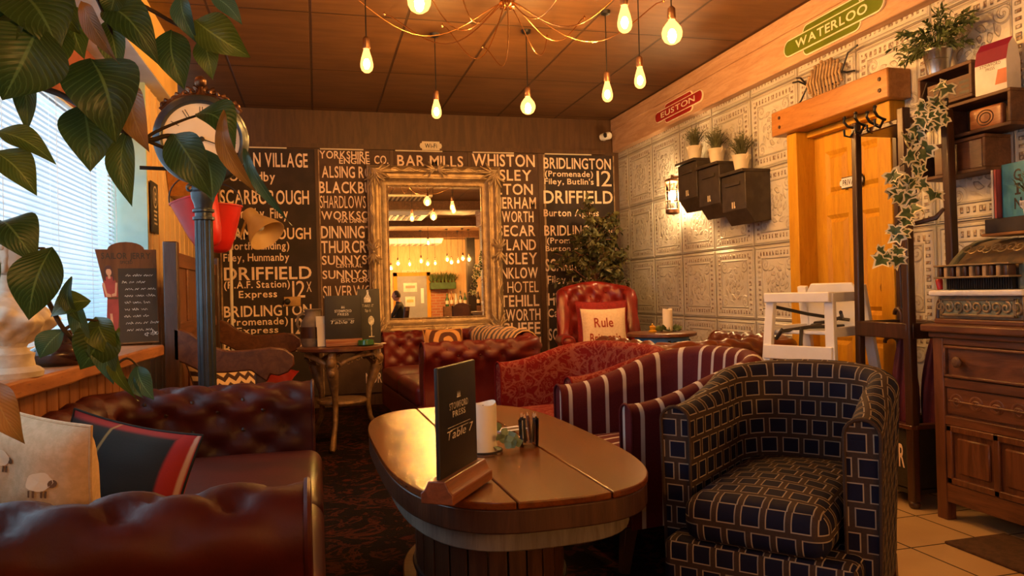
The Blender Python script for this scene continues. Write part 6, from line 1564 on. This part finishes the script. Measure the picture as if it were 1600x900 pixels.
stem([C_,(-60,330,1.0),(5,360,1.0),(40,400,1.0),(75,470,1.02),(100,515,1.02),(135,550,1.05),(175,575,1.08),(205,600,1.1)],.0045)
stem([(5,360,1.0),(45,385,1.0),(70,388,1.0)],.0028);stem([(100,515,1.02),(130,500,1.04),(165,505,1.06),(175,520,1.06)],.0025);stem([(135,550,1.05),(165,530,1.06),(172,550,1.07)],.0025);stem([(175,575,1.08),(198,560,1.09),(215,572,1.1)],.0022)
LV=[ # base x,y  tip x,y  depth base, depth tip  width m  material  roll  curl
(62,38,2,155,1.0,.98,.100,0,.2,.10),(28,-15,92,75,1.02,1.0,.085,0,-.3,.1),(-25,15,-12,118,1.0,.98,.10,0,.2,.1),(-10,-40,30,60,1.05,1.0,.09,0,0,.12),(60,-30,120,50,1.08,1.05,.07,1,.4,.12),
(122,12,131,88,1.1,1.08,.046,1,.1,.1),(165,12,244,92,1.12,1.1,.056,0,-.2,.16),(168,32,183,117,1.11,1.1,.040,1,.35,.12),(128,2,180,97,1.0,.98,.030,3,.5,.1),(142,92,178,218,1.06,1.04,.092,0,.1,.12),
(204,128,230,236,1.08,1.06,.046,3,.4,.14),(130,165,142,266,1.1,1.08,.072,0,-.1,.1),(26,98,40,208,1.06,1.05,.030,0,.3,.08),(-6,205,87,252,1.04,1.06,.034,1,-.4,.14),(-10,236,58,302,1.04,1.05,.044,1,-.3,.14),
(199,203,206,322,1.1,1.09,.036,0,.1,.1),(268,47,288,138,1.15,1.14,.052,0,.0,.08),(283,-6,306,66,1.14,1.13,.032,2,.3,.12),(304,31,390,86,1.15,1.16,.056,1,-.25,.16),(317,60,331,123,1.16,1.15,.036,1,.25,.1),(328,-8,378,37,1.15,1.15,.026,2,-.2,.1),
(306,178,368,229,1.15,1.15,.054,0,-.5,.22),(270,209,326,306,1.12,1.10,.058,0,.25,.2),(318,232,332,315,1.14,1.13,.046,2,.1,.08),(350,172,396,302,1.13,1.12,.026,3,.4,.12),(382,232,444,352,1.16,1.15,.020,2,.5,.22),
(2,345,58,402,1.0,.98,.060,0,-.45,.24),(82,386,42,500,1.0,.98,.058,0,.2,.2),(-16,390,-8,460,.99,.98,.03,0,.2,.1),(112,432,124,506,1.02,1.01,.018,0,.5,.1),(142,470,76,494,1.03,1.01,.034,1,.4,.18),(100,515,60,560,1.03,1.02,.030,2,.3,.1),
(168,500,124,578,1.06,1.04,.058,0,.1,.14),(150,495,182,560,1.06,1.05,.040,1,.2,.2),(172,505,176,602,1.07,1.06,.034,2,.2,.14),(186,512,206,628,1.08,1.07,.022,1,.6,.18),(214,571,240,624,1.1,1.09,.030,2,.1,.16),(206,585,222,622,1.09,1.08,.014,2,.5,.12),
(-5,596,36,692,.98,.96,.040,3,.2,.14),(95,40,70,118,1.06,1.04,.05,1,.2,.1),(180,-20,168,28,1.1,1.1,.034,0,.2,.1),(110,455,138,560,1.05,1.03,.022,2,.3,.1)]
LV=[list(a) for a in LV]
rl=random.Random(61)
for (bx,by,ex,ey,tb,te,w,mi,roll,cu) in LV:
    p,q=L(bx,by,tb),L(ex,ey,te);view=-(ray((bx+ex)/2,(by+ey)/2));ax=(q-p).normalized();n=Matrix.Rotation(roll,3,ax)@view
    b=MB();leafmesh(b,p,q,w*1.08,n,rl.uniform(.08,.3),cu*rl.uniform(.8,1.5),14,rl.uniform(-1.1,1.1),rl.uniform(-.10,.10));b.build('leaf',M_leaf[mi],t,smooth=80)
# ================================================================ the far end of the room, seen in the mirror
def mir_at(x,y,yw):
    n=Vector((0,-math.cos(.0117),math.sin(.0117)));c=Vector((1.14,YM,1.46))-Vector((0,0,0));d=ray(x,y);o=Vector((0,0,CH));k=(c-o).dot(n)/d.dot(n);h=o+d*k;r=d-2*d.dot(n)*n
    return h+r*((yw-h.y)/r.y)
yw=YR
p0,p1=mir_at(666,432,yw),mir_at(620,432,yw);dz=max(p0.z,p1.z)
xa,xb_=min(p0.x,p1.x),max(p0.x,p1.x)
M_grey=surf('grey_door',(.30,.31,.33),(.27,.28,.30),rough=.5,bump=0)
b=MB();b.span((xa,yw,0),(xb_,yw+.04,dz));door=struct(b,'door_2',M_grey)
b=MB()
for x in(xa-.1,xb_):b.span((x,yw,0),(x+.1,yw+.07,dz+.1))
b.span((xa-.1,yw,dz),(xb_+.1,yw+.07,dz+.1));struct(b,'trim_far_door',M_pine)
b=MB();q=mir_at(660,462,yw+.05);b.span((q.x-.04,yw+.04,q.z-.2),(q.x+.04,yw+.06,q.z+.2));b.build('push_plate',M_white,door)
for (x,y,w,h) in((641,449,.36,.24),(641,471,.26,.26)):
    q=mir_at(x,y,yw+.045);t=thing('notice','%s paper notice taped to the grey door'%('upper' if y<460 else 'lower'),'paper',q);b=MB();b.span((-w/2,-.003,-h/2),(w/2,.001,h/2));b.build('sheet',M_packwhite,t);b=MB();b.span((-w*.35,.0011,-h*.1),(w*.35,.002,h*.2));b.build('print_block',surf('notice_%d'%y,(.7,.35,.3) if y<460 else (.6,.5,.2),rough=.8,bump=0),t)
q=mir_at(643,426,yw+.03);t=thing('exit_sign','small pale exit sign above the grey far door','sign',q);b=MB();b.span((-.26,-.03,-.07),(.26,.02,.07));b.build('panel',M_cream,t);b=MB();text(b,'EXIT',lambda x,y:Vector((-x,.0215,y)),-.13,.13,-.04,.04,'b');b.build('lettering',M_signgreen,t,smooth=0)
p=mir_at(668,470,yw);q=mir_at(700,470,yw);x0,x1=min(p.x,q.x),max(p.x,q.x);b=MB();b.span((x0,yw,0),(x1,yw+.03,1.85));struct(b,'trim_brick_pier',M_brick)
# planter with greenery on the brick, shelves of bottles beyond
p=mir_at(692,446,yw+.25);t=thing('hanging_planter','green wall planter full of plants on the far brick pier','plant',p)
b=MB();b.span((-.34,-.15,-.10),(.34,.12,.08));b.build('trough',surf('green_trough',(.05,.11,.03),(.03,.07,.02),rough=.6),t,bevel=.01)
b=MB();rnd=random.Random(50)
for k in range(7):tuft(b,50,.22,.36,rnd,.012,.4,((k-3)*.1,0,.07))
o=b.build('foliage',M_frond,t,smooth=0);o['kind']='stuff'
b=MB();rnd=random.Random(51);p=mir_at(745,445,yw+.3)
b.span((p.x-.9,yw+.01,0),(p.x+.9,yw+.30,1.0));t=None
tag(b.build('back_counter',M_crate),'dark counter along the far wall reflected in the mirror','counter')
M_bot=[surf('bottle_green',(.03,.12,.04),rough=.1,bump=0,coat=.5),surf('bottle_amber',(.3,.10,.02),rough=.1,bump=0,coat=.5),surf('bottle_clear',(.5,.6,.6),rough=.1,bump=0,coat=.5),surf('bottle_dark',(.02,.02,.02),rough=.1,bump=0,coat=.5)]
for k in range(14):
    x=p.x-.8+k*.122;h=rnd.uniform(.32,.42);t=thing('bottle','bottle standing on the far counter reflected in the mirror','bottle',(x,yw+.18,1.0),0,'bottles on the far counter')
    b=MB();b.lathe([(0,0),(.045,0),(.047,.01),(.047,h*.58),(.018,h*.75),(.018,h),(0,h)],16);b.build('glass_body',M_bot[k%4],t,smooth=50);b=MB();b.lathe([(0,h),(.020,h),(.020,h+.025),(0,h+.025)],12);b.build('cap',M_brass,t);b=MB();b.lathe([(.0478,h*.18),(.0478,h*.45)],16);b.F=b.F[:-2];b.MI=b.MI[:-2];b.build('paper_label',M_cream,t)
q=mir_at(737,470,-3.6);b=MB();b.span((q.x-.10,-3.7,0),(q.x+.10,-3.5,ZC-.16));struct(b,'trim_column',M_black)
# air conditioning units and ceiling grille
def unit(lab,x,y,yw,w,d,h):
    q=mir_at(x,y,yw);t=thing('air_conditioner',lab,'air conditioner',(q.x,yw,ZC))
    b=MB();b.add([(-w/2,-d/2,0),(w/2,-d/2,0),(w/2,d/2,0),(-w/2,d/2,0),(-w/2+.08,-d/2+.08,-h),(w/2-.08,-d/2+.08,-h),(w/2-.08,d/2-.08,-h),(-w/2+.08,d/2-.08,-h)],[(4,5,6,7),(0,1,5,4),(1,2,6,5),(2,3,7,6),(3,0,4,7)]);b.build('casing',M_white,t,smooth=0)
    b=MB()
    for k in range(9):b.span((-w/2+.14+k*(w-.28)/9,-d/2+.16,-h-.012),(-w/2+.14+(k+.5)*(w-.28)/9,d/2-.16,-h+.002))
    b.build('grille',M_grey,t)
unit('white ceiling air conditioner nearest the mirror',617,354,.2,1.3,1.0,.14);unit('white ceiling air conditioner near the far door',643,391,-4.6,1.6,.9,.22)
q=mir_at(636,328,1.9);t=thing('ceiling_vent','pale slatted ceiling vent reflected in the mirror','vent',(q.x,1.9,ZC));b=MB();b.span((-.4,-.25,-.03),(.4,.25,0));b.build('vent_frame',M_cream,t);b=MB()
for k in range(10):b.span((-.36+k*.075,-.22,-.045),(-.33+k*.075,.22,-.03))
b.build('vent_slats',M_dark_wood,t)
for i,(x,y,w_) in enumerate(((22,525,-3.9),(45,548,-4.4),(90,518,-3.6),(165,522,-3.9),(238,503,-3.3),(280,520,-3.7),(328,515,-3.5),(405,492,-3.0),(432,510,-3.6),(475,505,-3.4),(505,487,-2.9),(545,492,-3.1))):
    p=mir_at(600+x*.244,285+y*.244,w_);p.z=min(max(p.z,2.0),2.5);pendant(p,'g' if i%3 else 'p','lit bulb in the far string, seen only in the mirror','far string of bulbs')
# upholstered dining chair and seated person far behind the camera
def dining(lab,x,y,rz,matb,g_=None):
    t=thing('dining_chair',lab,'chair',(x,y,0),rz,g_)
    b=MB();b.rbox((0,0,.45),(.44,.42,.06),.02,4);b.build('seat',matb,t,smooth=60)
    for sx in(-1,1):
        b=MB();b.bar((sx*.19,-.18,0),(sx*.19,-.18,.43),.035,.035);b.build('leg',M_dark_wood,t);b=MB();b.bar((sx*.19,.22,0),(sx*.19,.20,.43),.035,.035);b.bar((sx*.19,.20,.43),(sx*.20,.27,1.0),.035,.035);b.build('leg',M_dark_wood,t)
    return t
q=mir_at(722,478,-2.6);t=dining('dark red arched back dining chair far behind, in the mirror',q.x,-2.6,R(15),M_brownleather)
b=MB();b.prism([(-.18,.5),(.18,.5),(.2,.9)]+[(.2*math.cos(a),.9+.16*math.sin(a)) for a in [PI*i/10 for i in range(1,10)]]+[(-.2,.9)],-.02,.02,T(0,.235,0,0,R(90)));b.build('backrest',M_brownleather,t,bevel=.01)
q=mir_at(618,475,-3.0);t=dining('dark slatted dining chair under the seated person',q.x,-3.0,R(-70),M_dark_wood)
for k in range(5):
    b=MB();x=-.14+.07*k;b.bar((x,.205,.47),(x,.255,.93),.025,.015,(1,0,0));b.build('back_slat',M_dark_wood,t)
b=MB();b.bar((-.22,.262,.96),(.22,.262,.96),.02,.09);b.build('top_rail',M_dark_wood,t)
pt=thing('person','person with short dark hair in a black top seated on the slatted chair','person',(q.x,-3.0,0),R(-70))
def skin(name,verts,edges,radii,mat,parent,sub=2,root=0):
    me=bpy.data.meshes.new(name);me.from_pydata(verts,edges,[]);me.materials.append(mat);o=bpy.data.objects.new(name,me);COL.objects.link(o);o.parent=parent
    md=o.modifiers.new('skin','SKIN');md.use_smooth_shade=True
    for i,r in enumerate(radii):
        sv=me.skin_vertices[0].data[i];sv.radius=(r,r) if not isinstance(r,tuple) else r;sv.use_root=(i==root)
    s_=o.modifiers.new('sub','SUBSURF');s_.levels=s_.render_levels=sub;return o
M_skin=surf('skin',(.50,.26,.16),(.45,.22,.13),rough=.5,bump=0);g=G('black_top_and_skin');o=g.sep(g.coord());hm_=g.math('MULTIPLY',g.step(o[2],.588,.594),g.math('SUBTRACT',1,g.step(o[1],-.262,-.256)));nk=g.step(o[2],1.125,1.13)
g.bsdf(g.mix(g.math('MAXIMUM',hm_,nk),(.012,.012,.014),(.50,.26,.16)),.75);M_top=g.m;M_hair=surf('dark_hair',(.03,.02,.014),(.05,.03,.02),scale=60,rough=.6,bump=.2)
V=[(0,.05,.53),(0,.07,.70),(0,.09,.90),(0,.09,1.04),(0,.07,1.12),(0,.05,1.17)];E=[(0,1),(1,2),(2,3),(3,4),(4,5)];Rr=[(.15,.12),(.145,.11),(.16,.115),(.12,.09),(.06,.06),(.052,.055)]
def chain(par,pts,rad):
    for p,r in zip(pts,rad):
        V.append(p);Rr.append(r);E.append((par,len(V)-1));par=len(V)-1
    return par
for s_ in(-1,1):
    chain(0,[(s_*.10,0,.53),(s_*.12,-.20,.53),(s_*.13,-.42,.52),(s_*.13,-.44,.30),(s_*.13,-.42,.08),(s_*.13,-.50,.045)],[.09,.08,.06,.055,.04,.035])
    w=chain(3,[(s_*.17,.08,1.02),(s_*.22,.02,.88),(s_*.23,-.06,.77),(s_*.19,-.18,.69),(s_*.17,-.26,.64)],[.06,.047,.042,.034,.026])
    k=chain(w,[(s_*.16,-.30,.62)],[.028])
    for f in range(4):chain(k,[(s_*(.135+.017*f),-.345,.613),(s_*(.135+.017*f),-.375+.006*abs(f-1),.600),(s_*(.135+.017*f),-.392+.008*abs(f-1),.585)],[.0095,.0085,.007])
    chain(w,[(s_*.135,-.28,.635),(s_*.12,-.305,.62)],[.010,.008])
skin('body',V,E,Rr,M_top,pt)
hm=MB();hc_=Vector((0,.02,1.27))
def hd_(u,v):
    th=2*PI*u;ph=PI*v;x,y,z=math.sin(ph)*math.cos(th),math.sin(ph)*math.sin(th),math.cos(ph);p=Vector((x*.075,y*.095,z*.12))
    if y<0:
        gs=lambda a,c,sa,sc_:math.exp(-((p.x-a)/sa)**2-((p.z-c)/sc_)**2)
        p.y-=.022*gs(0,-.015,.012,.02)+.010*gs(0,-.055,.02,.008)+.010*gs(0,-.095,.025,.015);p.y+=.010*(gs(.03,.012,.014,.01)+gs(-.03,.012,.014,.01))
    p.x*=1-.25*sm((-p.z-.02)/.09);return hc_+p
hm.grid(hd_,40,36);hm.build('head',M_skin,pt,smooth=80)
hm=MB();hm.grid(lambda u,v:hc_+Vector((0,.006,.004))+Vector((.081*math.sin(PI*v*.62)*math.cos(2*PI*u),(.100)*math.sin(PI*v*.62)*math.sin(2*PI*u)+(.03*v if math.sin(2*PI*u)<-.2 else 0),.125*math.cos(PI*v*.62)-.0*v)),32,16);hm.build('hair',M_hair,pt,smooth=80)
for s_ in(-1,1):
    hm=MB();hm.ball(hc_+Vector((s_*.078,.01,-.005)),.022,10,sc=(.4,.7,1.2));hm.build('ear',M_skin,pt)
